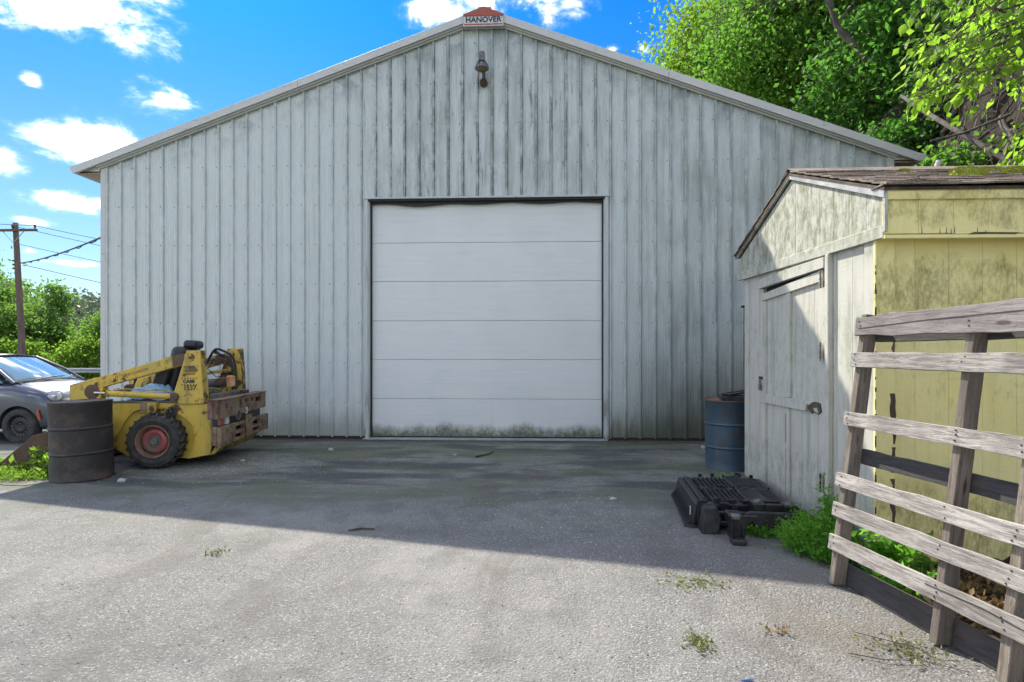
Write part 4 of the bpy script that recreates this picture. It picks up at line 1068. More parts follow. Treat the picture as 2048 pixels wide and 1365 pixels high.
lp(MB().box(.632, .704, -.04, .03, .585, .805), 'upper_bumper_end', M_cw, parent=cw, bevel=.01)
lp(MB().box(.625, .775, -.05, 1.57, .806, .816), 'bumper_lip', M_cw, parent=cw, bevel=.003)
lp(slotted(.725, .775, .01, 1.62, .26, .485, lo), 'lower_bumper', M_cw, parent=cw, bevel=.006)
lp(MB().box(.655, .7245, .01, .09, .26, .485), 'lower_bumper_end', M_cw, parent=cw, bevel=.012)
lp(MB().box(.776, .80, .74, .92, .27, .55), 'hitch_plate', M_cw, parent=cw, bevel=.008)
lp(MB().lathe([(.055, -.004), (.07, 0), (.07, .02), (.05, .02)], 18, (.762, .52, .585), 'x'), 'hitch_ring', M_greym, parent=cw, smooth=40)
lp(MB().box(.70, .735, .09, .19, .495, .58), 'tail_lamp', M_rim, parent=cw, bevel=.006)
lp(MB().box(.70, .74, .24, .33, .495, .585), 'reflector_tag', M_signwhite, parent=cw, bevel=.003)
lp(MB().box(.74, .76, .83, .88, .56, .65), 'reflector_tag', M_signwhite, parent=cw, bevel=.003)
lp(MB().prism([(.56, .13), (.60, .13), (.72, .255), (.64, .255)], 'y', .20, 1.45), 'rear_apron', M_yel2, parent=cw)
lp(MB().box(.60, .66, 1.02, 1.20, .817, .86), 'lifting_lug', M_blackm, parent=cw, bevel=.005)
# bucket
bk = lp(MB().prism([(-1.80, .02), (-1.78, .045), (-1.36, .41), (-1.20, .45), (-.98, .42), (-.94, .06), (-1.10, .0)], 'y', .06, .085), 'bucket', M_rust, bevel=.004, label='rusty brown bucket resting on the ground')
lp(MB().prism([(-1.80, .02), (-1.78, .045), (-1.36, .41), (-1.20, .45), (-.98, .42), (-.94, .06), (-1.10, .0)], 'y', 1.58, 1.605), 'bucket_side', M_rust, parent=bk)
lp(MB().prism([(-1.80, .015), (-1.80, .0), (-1.10, -.012), (-.92, .05), (-.95, .43), (-1.20, .465), (-1.21, .45), (-.985, .42), (-.955, .07), (-1.10, .006)], 'y', .0851, 1.5799), 'bucket_shell', M_rust, parent=bk)
lp(MB().prism([(-1.20, .46), (-.98, .43), (-.96, .25), (-1.05, .22)], 'y', .03, .0595), 'bucket_gusset', M_rust, parent=bk, bevel=.004)

# blue plastic sheet lying in the seat
mb = MB(); nx, ny = 52, 36; rr = random.Random(4)
for j in range(ny + 1):
    for i in range(nx + 1):
        x = -.50 + .50 * i / nx; y = .28 + .42 * j / ny
        e = min(i, nx - i) / nx * 2; f_ = min(j, ny - j) / ny * 2
        h = .80 + .17 * min(1, e * 2.2) * min(1, f_ * 2.4) * (.65 + .5 * i / nx)
        h += .05 * mnoise.noise(Vector((x * 7, y * 7, 1))) + .014 * mnoise.noise(Vector((x * 22, y * 22, 5)))
        mb.v.append((x + .02 * mnoise.noise(Vector((x * 12, y * 12, 9))), y, max(h, .782)))
for j in range(ny):
    for i in range(nx):
        a = j * (nx + 1) + i; mb.f.append((a, a + 1, a + nx + 2, a + nx + 1))
for v_i, v in enumerate(mb.v): mb.v[v_i] = (v[0], v[1], v[2])
sheet = mb.build('plastic_sheet', M_cloth, None, smooth=180); sheet.location = ld.location; sheet.rotation_euler = ld.rotation_euler
sm = sheet.modifiers.new('s', 'SOLIDIFY'); sm.thickness = .004
tag(sheet, 'crumpled light blue plastic sheet lying on the floor and seat of the loader', 'plastic sheet')

# ================================================================== BARRELS
def barrel_profile(r, h, rings=(.345, .665), lid=.02):
    p = [(0, .012), (r - .012, .012), (r - .008, 0), (r + .004, 0), (r + .006, .012), (r, .02)]
    for q in rings:
        z = h * q; p += [(r, z - .15), (r, z - .08), (r, z - .018), (r + .008, z - .010), (r + .013, z), (r + .008, z + .010), (r, z + .018)]
    p += [(r, h - .02), (r + .006, h - .012), (r + .005, h), (r - .006, h), (r - .010, h - lid)]
    return p
b1 = thing('black_barrel', 'soot black steel barrel standing in front of the yellow loader', 'barrel', (-4.99, 6.04, gh(-4.99, 6.04) + .0), (0, R(-1.2), 0))
dent(MB().lathe(barrel_profile(.285, .845), 72).build('drum_body', M_bblack, b1, smooth=40), .012, 5)
MB().lathe([(0, .842), (.277, .843), (.279, .83)], 48).build('lid', M_rust, b1, smooth=40)
b2 = thing('blue_barrel', 'faded blue steel barrel with rusty orange lid in the corner by the shed', 'barrel', (2.325, 6.955, -.035), (0, 0, R(40)))
dent(MB().lathe(barrel_profile(.285, .85), 72).build('drum_body', M_bblue, b2, smooth=40), .010, 5)
MB().lathe([(0, .842), (.27, .845), (.277, .835)], 48).build('lid', M_rustlid, b2, smooth=40)
# black plastic trays on the blue barrel
tr = thing('plastic_tray_stack', 'black plastic car trim pieces piled on the rusty lid of the blue barrel', 'car part', (2.36, 6.93, .813), (0, 0, R(-12)))
mb = MB()
mb.box(-.16, .30, -.17, -.14, 0, .05); mb.box(-.16, .30, .14, .17, 0, .05); mb.box(-.16, -.12, -.14, .14, 0, .05); mb.box(.26, .30, -.14, .14, 0, .05)
for k in range(5): mb.box(-.10 + k * .07, -.075 + k * .07, -.14, .14, .01, .035)
mb.build('lower_tray', M_plasticd, tr, bevel=.006)
mb = MB(); Mt = Matrix.Translation((.05, 0, .075)) @ Matrix.Rotation(R(-9), 4, 'Y') @ Matrix.Rotation(R(14), 4, 'Z')
mb.box(-.15, .26, -.15, -.125, 0, .022, Mt); mb.box(-.15, .26, .125, .15, 0, .022, Mt); mb.box(-.15, -.12, -.125, .125, 0, .022, Mt); mb.box(.23, .26, -.125, .125, 0, .022, Mt); mb.box(-.12, .23, -.01, .01, .002, .018, Mt)
mb.build('upper_frame', M_plastic, tr, bevel=.004)

# ================================================================== BLACK PLASTIC UNDERTRAY ON THE GROUND
pt = thing('moulded_car_part', 'large black plastic car part with slatted bays on the asphalt by the shed door', 'car part', (1.30, 4.52, 0), (0, 0, R(-5.5)))
W_, D_, Z1 = .69, 1.02, .20
mb = MB()
mb.box(0, W_, -.0, .06, .05, Z1); mb.box(0, W_, D_ - .05, D_, .04, Z1 - .02)
mb.box(0, .06, .06, D_ - .05, .03, Z1); mb.box(W_ - .05, W_, .06, D_ - .05, .03, Z1)
mb.build('outer_frame', M_plastic, pt, bevel=.012, seg=2)
MB().box(.061, W_ - .051, .061, D_ - .051, .05, .075).build('bottom_pan', M_plasticd, pt)
MB().prism([(.36, Z1 + .01), (.50, Z1 + .03), (.52, Z1 - .06), (.34, Z1 - .06)], 'y', .06, D_ - .05).build('centre_spine', M_plastic, pt, bevel=.012, seg=2)
MB().box(.061, .35, .47, .53, .10, Z1 + .006).build('cross_bar', M_plasticd, pt, bevel=.006)
MB().box(.505, W_ - .051, .50, .55, .10, Z1 + .006).build('cross_bar', M_plasticd, pt, bevel=.006)
sl0 = None
for (xa, xb, ya, yb, nn) in ((.07, .34, .07, .46, 7), (.07, .34, .54, D_ - .06, 7), (.515, W_ - .055, .07, .49, 6), (.515, W_ - .055, .56, D_ - .06, 6)):
    for k in range(nn):
        x = xa + (xb - xa) * (k + .5) / nn; L_ = yb - ya
        if sl0 is None:
            sl0 = MB().prism([(-.016, 0), (-.006, .003), (.020, .082), (.004, .086)], 'y', 0, 1).build('louvre', M_plasticd, pt); o = sl0
        else: o = copy_part(sl0, pt)
        o.location = (x, ya, .118); o.scale = (1, L_, 1)
# front right block with a square opening and two bosses
fb = MB(); fb.box(.34, .43, -.14, .0, .04, .245); fb.box(.43, .56, -.14, -.115, .04, .245); fb.box(.43, .56, -.03, .0, .04, .245); fb.box(.56, .66, -.14, .0, .04, .235); fb.box(.43, .56, -.115, -.03, .06, .12)
fb.build('mounting_block', M_plastic, pt, bevel=.010, seg=2)
mb = MB()
for (x, y) in ((.375, -.09), (.40, -.035), (.60, -.10), (.62, -.05)): mb.lathe([(.012, .244), (.012, .252), (.022, .254), (.024, .244)], 12, (x, y, -.002 if x < .5 else -.012))
mb.build('bolt_boss', M_greym, pt, smooth=40)
MB().prism([(.36, .07), (.62, .05), (.67, .10), (.64, .19), (.30, .19), (.27, .16)], 'y', -.17, -.141).build('front_skirt', M_plasticd, pt, bevel=.01)
MB().prism([(.66, .19), (.72, .15), (.78, .14), (.78, .0), (.74, .0), (.73, .09), (.66, .10)], 'y', -.10, .0).build('side_bracket', M_plastic, pt, bevel=.01)
# left front: rails leading to leg
MB().box(.05, .40, -.10, -.065, .13, .165).build('front_rail', M_plastic, pt, bevel=.008)
MB().box(.03, .40, -.14, -.115, .065, .10).build('front_rail', M_plastic, pt, bevel=.008)
MB().prism([(-.04, .0), (.09, .0), (.11, .12), (.07, .215), (-.02, .20)], 'y', -.16, .02).build('corner_block', M_plasticd, pt, bevel=.014, seg=2)
leg = MB()
Ml = Matrix.Translation((.175, -.20, .0))
leg.prism([(-.055, .20), (.15, .20), (.075, .13), (.040, .03), (-.035, .03), (-.045, .10)], 'y', -.13, -.10, Ml)
leg.box(-.05, .05, -.10, .03, .125, .20, Ml)
leg.box(-.045, -.03, -.16, -.03, .03, .19, Ml); leg.box(.035, .05, -.16, -.05, .03, .13, Ml)
leg.build('mounting_leg', M_plastic, pt, bevel=.006)
MB().box(-.045, .055, -.20, -.10, .0, .045, Ml).build('leg_foot', M_plasticd, pt, bevel=.008)
MB().lathe([(.02, -.131), (.028, -.134), (.028, -.12)], 14, (.175, -.20, .085), 'y').build('leg_hole', M_dark, pt)
MB().box(.135, .205, -.335, -.28, .165, .205).build('leg_cap', M_greym, pt, bevel=.01)
# left side wall of ribs and comb of fins along the ground
MB().prism([(.02, -.02), (-.10, -.02), (-.14, .0), (-.10, 1.0), (-.02, 1.04), (.02, 1.0)], 'z', .0, .022).build('side_flange', M_plasticd, pt, bevel=.003)
MB().prism([(-.005, .023), (-.005, .19), (-.05, .185), (-.075, .023)], 'y', .02, .98).build('side_wall', M_plastic, pt, bevel=.006)
f0 = None
for k in range(17):
    if f0 is None: f0 = MB().prism([(-.125, .023), (-.06, .023), (-.045, .12)], 'y', 0, .012).build('fin', M_plasticd, pt); o = f0
    else: o = copy_part(f0, pt)
    o.location = (0, .03 + k * .056, 0)
rr = random.Random(12); mb = MB()
for k in range(26):
    x = rr.uniform(.0, W_); y = rr.choice((rr.uniform(.0, .05), rr.uniform(D_ - .05, D_), rr.uniform(.47, .53))); s_ = rr.uniform(.008, .02)
    mb.box(x - s_, x + s_, y - s_, y + s_, Z1 - .005, Z1 + rr.uniform(.012, .04))
for k in range(22):      # moulded bosses and ribs that break up the outline
    x = rr.uniform(-.05, W_ + .03); y = rr.choice((rr.uniform(-.13, .02), rr.uniform(-.06, .0), rr.uniform(.1, .95) if x < .02 or x > W_ - .03 else -.08)); s_ = rr.uniform(.012, .035)
    mb.box(x - s_, x + s_, y - s_ * .6, y + s_ * .6, .05, Z1 + rr.uniform(-.06, .035))
mb.build('clip', M_plastic, pt, bevel=.003, kind='stuff')
MB().tube([(.36, .35, Z1 + .03), (.42, .30, Z1 + .07), (.50, .36, Z1 + .06), (.46, .48, Z1 + .05), (.38, .52, Z1 + .03)], .006, 6).build('cable', M_hose, pt, smooth=60)
MB().box(-.079, -.075, .10, .13, .06, .14).build('paper_label', M_signwhite, pt)

# ================================================================== PALLET
pal = thing('wooden_pallet', 'weathered grey wooden pallet stood on edge and leaning at the shed corner', 'pallet', (1.735, 3.470, .012), (R(-7.8), 0, R(-79.8)))
rp = random.Random(21)
def slat(x0, x1, y0, y1, zl0, zl1, zr0, zr1, m, name='slat', wav=.004, seed=0, n=24, label=None):
    mb = MB(); 
    for i in range(n + 1):
        t = i / n; x = x0 + (x1 - x0) * t; a = zl0 + (zr0 - zl0) * t + wav * mnoise.noise(Vector((x * 5, seed, 0))) ; b = zl1 + (zr1 - zl1) * t + wav * 1.5 * mnoise.noise(Vector((x * 6, seed, 7)))
        if i == 0: a += rp.uniform(0, .004); b -= rp.uniform(0, .004)
        yo = .003 * mnoise.noise(Vector((x * 2, seed, 3)))
        mb.v += [(x, y0 + yo, a), (x, y1 + yo, a), (x, y1 + yo, b), (x, y0 + yo, b)]
    for i in range(n):
        k = i * 4
        for j in range(4): mb.f.append((k + j, k + (j + 1) % 4, k + 4 + (j + 1) % 4, k + 4 + j)[::-1])
    mb.f += [(0, 1, 2, 3), tuple(n * 4 + j for j in (3, 2, 1, 0))]
    o = mb.build(name, m, pal, bevel=.002)
    if label: o['label'] = label
    return o
xe = 1.74
slat(-.012, xe, -.022, -.001, 1.478, 1.592, 1.462, 1.625, M_slatdark, wav=.012, seed=1, label='wide dark top slat with a wavy bark edge')
slat(-.018, xe, -.022, -.001, 1.290, 1.378, 1.280, 1.372, M_slat, seed=2)
slat(-.016, xe, -.022, -.001, .938, 1.022, .925, 1.018, M_slat, seed=3)
slat(-.020, xe, -.022, -.001, .572, .655, .568, .66, M_slat, seed=4)
slat(-.016, xe, -.022, -.001, .393, .477, .395, .485, M_slat, seed=5)
slat(-.014, xe, -.022, -.001, .198, .288, .196, .290, M_slat, seed=6, label='bottom front slat split along its length')
slat(.0, xe, .081, .10, 1.455, 1.56, 1.455, 1.56, M_back, 'back_board', seed=8)
slat(.0, xe, .081, .10, .725, .815, .72, .812, M_back, 'back_board', seed=9)
slat(.0, xe, .081, .10, .0, .130, .0, .128, M_back, 'back_board', seed=10)
for (x, w_, top) in ((.0, .045, 1.61), (.695, .045, 1.59), (1.02, .048, 1.59), (1.68, .045, 1.59)):
    n = 16; mb = MB()
    for i in range(n + 1):
        z = top * i / n; jx = .003 * mnoise.noise(Vector((z * 5, x * 3, 0))); jy = .003 * mnoise.noise(Vector((z * 5, x * 3, 5)))
        mb.v += [(x + jx, jy, z), (x + w_ + jx, jy, z), (x + w_ + jx, .080, z), (x + jx, .080, z)]
    for i in range(n):
        k = i * 4
        for j in range(4): mb.f.append((k + j, k + (j + 1) % 4, k + 4 + (j + 1) % 4, k + 4 + j))
    mb.f += [(3, 2, 1, 0), tuple(n * 4 + j for j in (0, 1, 2, 3))]
    mb.build('stringer', M_string, pal, bevel=.003)
mb = MB()
for zc in (1.535, 1.333, .98, .614, .435, .243):
    for x in (.022, .717, 1.044, 1.70):
        for dz in (-.028, 0, .026):
            if rp.random() < .85:
                xx = x + rp.uniform(-.012, .012); zz = zc + dz + rp.uniform(-.006, .006); mb.cyl((xx, -.018, zz), (xx, -.0245, zz), .0045, n=6)
mb.build('nail', M_nail, pal, kind='stuff')
mb = MB()
mb.prism([(.66, .255), (.95, .262), (1.4, .235), (1.4, .238), (.95, .266), (.66, .258)], 'y', -.0245, -.020)
mb.prism([(.02, 1.52), (.5, 1.545), (1.0, 1.56), (1.7, 1.59), (1.7, 1.593), (1.0, 1.564), (.5, 1.549), (.02, 1.523)], 'y', -.0245, -.019)
mb.build('crack', M_nail, pal, kind='stuff')
# ================================================================== CAR
car = thing('parked_car', 'small dark grey hatchback parked at the left edge with black steel wheels', 'car', (-8.46, 9.72, -.12))
def loft(secs, n_name, m, parent, sub=2, closed=True):
    mb = MB(); k = len(secs[0][1])
    for (x, pr) in secs:
        for (y, z) in pr: mb.v.append((x, y, z))
    for s_ in range(len(secs) - 1):
        for j in range(k):
            j2 = (j + 1) % k
            if not closed and j2 == 0: continue
            mb.f.append((s_ * k + j, s_ * k + j2, (s_ + 1) * k + j2, (s_ + 1) * k + j))
    if closed: mb.f += [tuple(range(k))[::-1], tuple(range((len(secs) - 1) * k, len(secs) * k))]
    o = mb.build(n_name, m, parent, smooth=180)
    return o
def csec(hw, zb, zs, zt):
    h = [(hw * .90, zb), (hw * .975, zb + .10), (hw * 1.0, (zb + zs) / 2), (hw * .995, zs - .12), (hw * .965, zs - .02), (hw * .86, zs + (zt - zs) * .45), (hw * .5, zt - (zt - zs) * .12)]
    return [(-a, b) for a, b in h] + [(0, zt)] + [(a, b) for a, b in h[::-1]]
secs = [(.735, .40, .30, .50, .54), (.715, .56, .24, .56, .61), (.64, .68, .20, .68, .75), (.50, .755, .19, .78, .865), (.25, .80, .19, .87, .955), (0, .812, .19, .91, 1.01), (-.22, .815, .19, .935, 1.04),
        (-.7, .818, .19, .95, .99), (-1.5, .82, .19, .96, .98), (-2.2, .815, .2, .96, .98), (-2.55, .78, .24, .93, .96), (-2.75, .70, .3, .85, .9), (-2.80, .5, .4, .7, .75)]
body = loft([(x, csec(hw, zb, zs, zt)) for (x, hw, zb, zs, zt) in secs][::-1], 'body', M_carp, car)
bm = bmesh.new(); bm.from_mesh(body.data); bmesh.ops.recalc_face_normals(bm, faces=bm.faces); bm.to_mesh(body.data); bm.free()
ss_ = body.modifiers.new('sub', 'SUBSURF'); ss_.levels = 2; ss_.render_levels = 2
cut = MB(); 
for x in (0, -2.3):
    for sg_ in (-1, 1): cut.cyl((x, .60 * sg_, .29), (x, 1.0 * sg_, .29), .335, n=40)
cu_o = cut.build('cutter', None)
bm = bmesh.new(); bm.from_mesh(cu_o.data); bmesh.ops.recalc_face_normals(bm, faces=bm.faces); bm.to_mesh(cu_o.data); bm.free()
cu_o.parent = car
bo = body.modifiers.new('b', 'BOOLEAN'); bo.object = cu_o; bo.operation = 'DIFFERENCE'; bo.solver = 'EXACT'
dg = bpy.context.evaluated_depsgraph_get(); nm = bpy.data.meshes.new_from_object(body.evaluated_get(dg))
body.modifiers.clear(); body.data = nm; bpy.data.objects.remove(cu_o)
for p in nm.polygons: p.use_smooth = True
nm.set_sharp_from_angle(angle=R(35))
for x in (0, -2.3):
    for sg_ in (-1, 1):
        MB().lathe([(.333, 0), (.345, -.004), (.345, -.03), (.333, -.03)] if sg_ > 0 else [(.333, 0), (.345, .004), (.345, .03), (.333, .03)], 30, (x, sg_ * .80, .29), 'y').build('arch_liner', M_carblk, car) if False else None
# greenhouse
def patch(fn, nu, nv, name, m, thick=None):
    mb = MB()
    for j in range(nv + 1):
        for i in range(nu + 1): mb.v.append(fn(i / nu, j / nv))
    for j in range(nv):
        for i in range(nu):
            a = j * (nu + 1) + i; mb.f.append((a, a + 1, a + nu + 2, a + nu + 1))
    o = mb.build(name, m, car, smooth=180)
    s_ = o.modifiers.new('s', 'SOLIDIFY'); s_.thickness = thick or .006; s_.offset = -1
    return o
def wsf(u, v):
    y = (u - .5) * 2; hw = .68 - .16 * v
    x = -.20 - .73 * v + .20 * (1 - y * y) * (1 - .6 * v); z = 1.005 + .415 * v ** .92 + .03 * (1 - y * y)
    return (x, y * hw, z)
patch(wsf, 14, 10, 'windscreen', M_carglass)
def rooff(u, v):
    y = (u - .5) * 2; hw = .545 - .03 * v
    x = -.90 - 1.42 * v + .10 * (1 - y * y) * (1 - v); z = 1.415 + .05 * (1 - y * y) + .022 * math.sin(math.pi * v) - .05 * v * v
    return (x, y * hw, z)
patch(rooff, 14, 10, 'roof', M_carp, .02)
def rearf(u, v):
    y = (u - .5) * 2; hw = .51 + .16 * v
    return (-2.32 - .34 * v - .08 * (1 - y * y), y * hw, 1.37 - .40 * v + .045 * (1 - y * y) * (1 - v))
patch(rearf, 10, 6, 'rear_glass', M_carglass)
for sg_ in (-1, 1):
    MB().add([(-.32, sg_ * .72, .99), (-.95, sg_ * .56, 1.385), (-2.25, sg_ * .55, 1.35), (-2.55, sg_ * .70, .99)], [(0, 1, 2, 3)]).build('side_glass', M_carglass, car)
    MB().tube([(-.14, sg_ * .72, .985), (-.45, sg_ * .655, 1.19), (-.92, sg_ * .545, 1.415)], .026, 8).build('windscreen_pillar', M_carp, car, smooth=60)
    MB().tube([(-.92, sg_ * .545, 1.415), (-1.6, sg_ * .545, 1.43), (-2.30, sg_ * .525, 1.37), (-2.68, sg_ * .70, .95)], .026, 8).build('roof_rail', M_carp, car, smooth=60)
    MB().box(-1.28, -1.20, sg_ * .70 - .02, sg_ * .70 + .02, .97, 1.05).build('door_pillar', M_carblk, car) 
    # headlamp
    hl = MB().lathe([(0, .045), (.05, .040), (.085, .022), (.105, .0), (.10, -.05)], 26).build('headlight', M_headl, car, smooth=60)
    hl.location = (.545, sg_ * .70, .785); hl.rotation_euler = Vector((.80, sg_ * .55, .32)).to_track_quat('Z', 'Y').to_euler(); hl.scale = (1, .92, 1)
    rg = MB().lathe([(.104, .006), (.112, .0), (.110, -.02)], 26).build('headlight_ring', M_carp, hl, smooth=60)
    lo_ = MB().lathe([(0, .02), (.05, .01), (.055, -.02)], 18).build('lower_lamp', M_headl, car, smooth=60)
    lo_.location = (.64, sg_ * .56, .47); lo_.rotation_euler = Vector((.85, sg_ * .5, .1)).to_track_quat('Z', 'Y').to_euler()
    MB().prism([(.355, .40), (.385, .40), (.345, .56), (.325, .55)], 'y', sg_ * .795, sg_ * .812).build('side_marker', M_amber, car)
    mr = MB().box(-.62, -.48, -.06, .06, -.05, .06).build('wing_mirror', M_carp, car, bevel=.03, seg=3); mr.location = (0, sg_ * .90, 1.02)
MB().box(-.05, .74, -.3, .3, .0, .0) 
mb = MB().prism([(-.32, .34), (.32, .34), (.36, .46), (-.36, .46)], 'x', .722, .742); mb.build('grille', M_carblk, car, bevel=.01)
# panel gaps: bonnet edge
mb = MB()
for sg_ in (-1, 1): mb.tube([(.60, sg_ * .52, .79), (.45, sg_ * .66, .865), (.2, sg_ * .71, .945), (-.05, sg_ * .715, .99)], .005, 5)
mb.build('bonnet_seam', M_carblk, car)
wp = MB().tube([(-.02, -.45, 1.035), (-.05, -.1, 1.075), (-.08, .2, 1.085)], .008, 5); wp.tube([(-.02, .1, 1.045), (-.08, .4, 1.06), (-.14, .6, 1.05)], .008, 5); wp.build('wiper', M_carblk, car)
MB().box(-.40, -.10, -.64, .64, .98, .995).build('dashboard', M_carblk, car)
cw0 = None
for (wx, sg_) in ((0, -1), (0, 1), (-2.3, -1), (-2.3, 1)):
    if cw0 is None:
        wq = MB().lathe([(.185, .03), (.19, .0), (.235, -.006), (.275, .004), (.290, .03), (.290, .155), (.27, .18), (.19, .185)], 44, axis='y').build('wheel', M_tyre, car, smooth=40)
        ks = [MB().lathe([(.186, .012), (.180, .004), (.170, .012), (.165, .04), (.14, .055), (.115, .040), (.085, .034), (.06, .05), (.0, .05)], 40, axis='y').build('steel_rim', M_carblk, wq, smooth=40)]
        mb = MB()
        for i in range(16):
            t = i * math.pi / 8; mb.cyl((.135 * math.cos(t), .054, .135 * math.sin(t)), (.135 * math.cos(t), .045, .135 * math.sin(t)), .012, n=8)
        for i in range(4):
            t = i * math.pi / 2; mb.cyl((.04 * math.cos(t), .05, .04 * math.sin(t)), (.04 * math.cos(t), .035, .04 * math.sin(t)), .009, n=6)
        ks.append(mb.build('rim_hole', M_greym, wq, kind='stuff')); cw0 = (wq, ks); wq.location = (wx, -.80, .29)
    else:
        c0 = copy_part(cw0[0], car, (wx, sg_ * .80, .29), (0, 0, 0 if sg_ < 0 else R(180)))
        for k_ in cw0[1]: copy_part(k_, c0)

# ================================================================== POLE, WIRES, GUARDRAIL
PX, PY = -27.2, 28.84
pz0 = gh(PX, PY)
pole = thing('utility_pole', 'brown wooden utility pole with a crossarm at the far left', 'utility pole', (PX, PY, pz0))
MB().tube([(.12, 0, -.3), (.05, 0, 2.5), (-.12, 0, 5.5), (-.28, 0, 8.45)], .17, 14, .12).build('pole_shaft', M_pole, pole, smooth=60)
AZ = 8.05
arm = MB().box(-1.3, 1.0, -.18, -.06, AZ - .06, AZ + .06).build('crossarm', M_pole, pole, bevel=.008)
mb = MB().tube([(-.85, -.14, AZ - .05), (-.27, -.15, AZ - .65)], .02, 6); mb.tube([(.33, -.14, AZ - .05), (-.22, -.15, AZ - .65)], .02, 6); mb.build('brace', M_galv, pole)
for x in (-1.2, -.32, .90):
    MB().lathe([(0, .2), (.05, .2), (.07, .14), (.045, .12), (.075, .06), (.03, .04), (.03, -.02)], 12, (x, -.12, AZ + .08)).build('insulator', M_ins, pole, smooth=50)
mb = MB()
for z in (6.45, 6.25, 6.05): mb.lathe([(0, .05), (.05, .04), (.05, -.04), (0, -.05)], 8, (-.30, -.1, z))
mb.build('spool_insulator', M_ins, pole)
def cat(p0, p1, sag, n=24):
    p0 = Vector(p0); p1 = Vector(p1)
    return [p0.lerp(p1, i / n) - Vector((0, 0, sag * 4 * (i / n) * (1 - i / n))) for i in range(n + 1)]
top = (PX - .3, PY - .12, AZ + .3 + pz0)
wires = [((PX + .9, PY - .12, 8.28 + pz0), (6, 62, 6.0), 1.0, .018, 'upper power wire running from the crossarm tip to the right'),
         ((PX - .32, PY - .12, 8.28 + pz0), (5, 62, 4.8), 1.0, .018, 'second power wire running from the pole top to the right'),
         ((PX + .1, PY - .12, 7.3 + pz0), (4, 62, 3.2), .9, .016, 'third power wire running just below the crossarm'),
         ((PX + .15, PY, 6.0), (4, 60, .4), .9, .018, 'lowest thin wire sloping down to the right from the pole')]
for (a, b, sg_, r_, lb_) in wires:
    o = MB().tube(cat(a, b, sg_), r_, 5).build('power_wire', M_wire); tag(o, lb_, 'wire', 'overhead power wires')
o = MB().tube(cat((PX + .12, PY - .1, 6.07), (-7.2, 12.0, 4.95), .27, 40), .030, 6); r2 = random.Random(2)
c1_ = cat((PX + .12, PY - .1, 6.07), (-7.2, 12.0, 4.95), .27, 40)
o.tube([p + Vector((0, .05 * math.sin(i * 1.9), -.03 + .04 * math.cos(i * 1.9))) for i, p in enumerate(c1_)], .018, 5)
o = o.build('service_cable', M_wire); tag(o, 'thick twisted service cable sagging from the pole to the steel building', 'wire', 'overhead power wires')
for k, (dx_, z) in enumerate(((-60, 9.8), (-60, 8.9), (-60, 6.1))):
    s_ = [(PX + .9, 8.28), (PX - 1.2, 8.28), (PX - .3, 5.2)][k]
    o = MB().tube(cat((s_[0], PY - .12, s_[1] + pz0), (PX - 32, PY - 16, z), .8), .018, 5).build('power_wire', M_wire)
    tag(o, ['upper', 'middle', 'lower'][k] + ' wire leaving the pole towards the left edge', 'wire', 'overhead power wires')
o = MB().tube(cat((-30, 48, 4.2), (-16, 46, 7.0), .5), .022, 5).build('power_wire', M_wire); tag(o, 'short wire rising out of the treetops towards the building', 'wire', 'overhead power wires')
ms = thing('service_mast', 'thin steel mast for the service cable on the left side of the steel building', 'mast', (-7.2, 12.0, 3.4))
MB().cyl((0, 0, 0), (0, 0, 1.6), .03, n=12).build('mast_tube', M_galv, ms)
MB().box(0, .15, -.03, .03, .3, .34).build('bracket', M_galv, ms)
gr = thing('guardrail', 'galvanised steel guardrail between the car and the trees', 'guardrail', (-26, 31.9, gh(-26, 31.9)))
bz = .47 - gh(-26, 31.9) - .30
pr = [(-.02, bz), (-.06, bz + .04), (-.06, bz + .10), (0, bz + .15), (-.06, bz + .20), (-.06, bz + .26), (-.02, bz + .30), (-.012, bz + .30), (-.05, bz + .255), (-.05, bz + .205), (.01, bz + .15), (-.05, bz + .095), (-.05, bz + .045), (-.012, bz)]
for k in range(7):
    MB().prism(pr, 'x', -14 + k * 4, -10.01 + k * 4).build('beam', M_galv, gr)
for k in range(13):
    MB().box(-13 + k * 2, -12.88 + k * 2, .01, .16, -.3, bz + .26).build('post', M_galv, gr)

# conduit and post behind the shed
cp = thing('metal_door_post', 'narrow dark metal post standing between the steel wall and the shed', 'post', (3.02, 8.3, 0))
MB().box(-.05, .05, -.03, .03, 0, 2.02).build('post_shaft', M_greym, cp, bevel=.004)
MB().box(-.08, .08, -.05, .05, 2.021, 2.05).build('post_cap', M_dark, cp, bevel=.003)

# ================================================================== LEFT TREES
G1 = 'trees beyond the guardrail'
tree('roadside_tree', 'full green tree in the middle of the row beyond the guardrail, tallest beside the pole', 'tree', (-32.5, 37.5, -1), (-34.5, 37, 1.55), (2.7, 2.6, 3.7), 520, 75, .50, .22, M_leafD, 31, .22, G1)
tree('roadside_tree', 'leafy tree at the left edge behind the pole and the car roof', 'tree', (-37, 38, -1), (-38.2, 37.5, 3.0), (3.2, 3, 4.4), 520, 75, .50, .22, M_leafD, 32, .22, G1)
tree('roadside_tree', 'lower green tree against the corner of the steel building', 'tree', (-29.4, 37, -1.5), (-28.3, 37, 1.7), (2.2, 2.2, 2.7), 360, 70, .42, .20, M_leafD, 33, .16, G1)
tree('roadside_tree', 'yellowish flowering bush just above the guardrail by the building corner', 'tree', (-28.0, 34.5, -1.0), (-28.2, 34.5, .6), (2.0, 1.4, 1.9), 260, 70, .36, .18, M_leafC, 34, .10, G1)
tree('roadside_tree', 'pale low bush behind the windscreen of the parked car', 'tree', (-33, 34, -1.0), (-33, 34, .6), (3.0, 1.3, 1.7), 320, 70, .36, .18, M_leafC, 35, .10, G1)
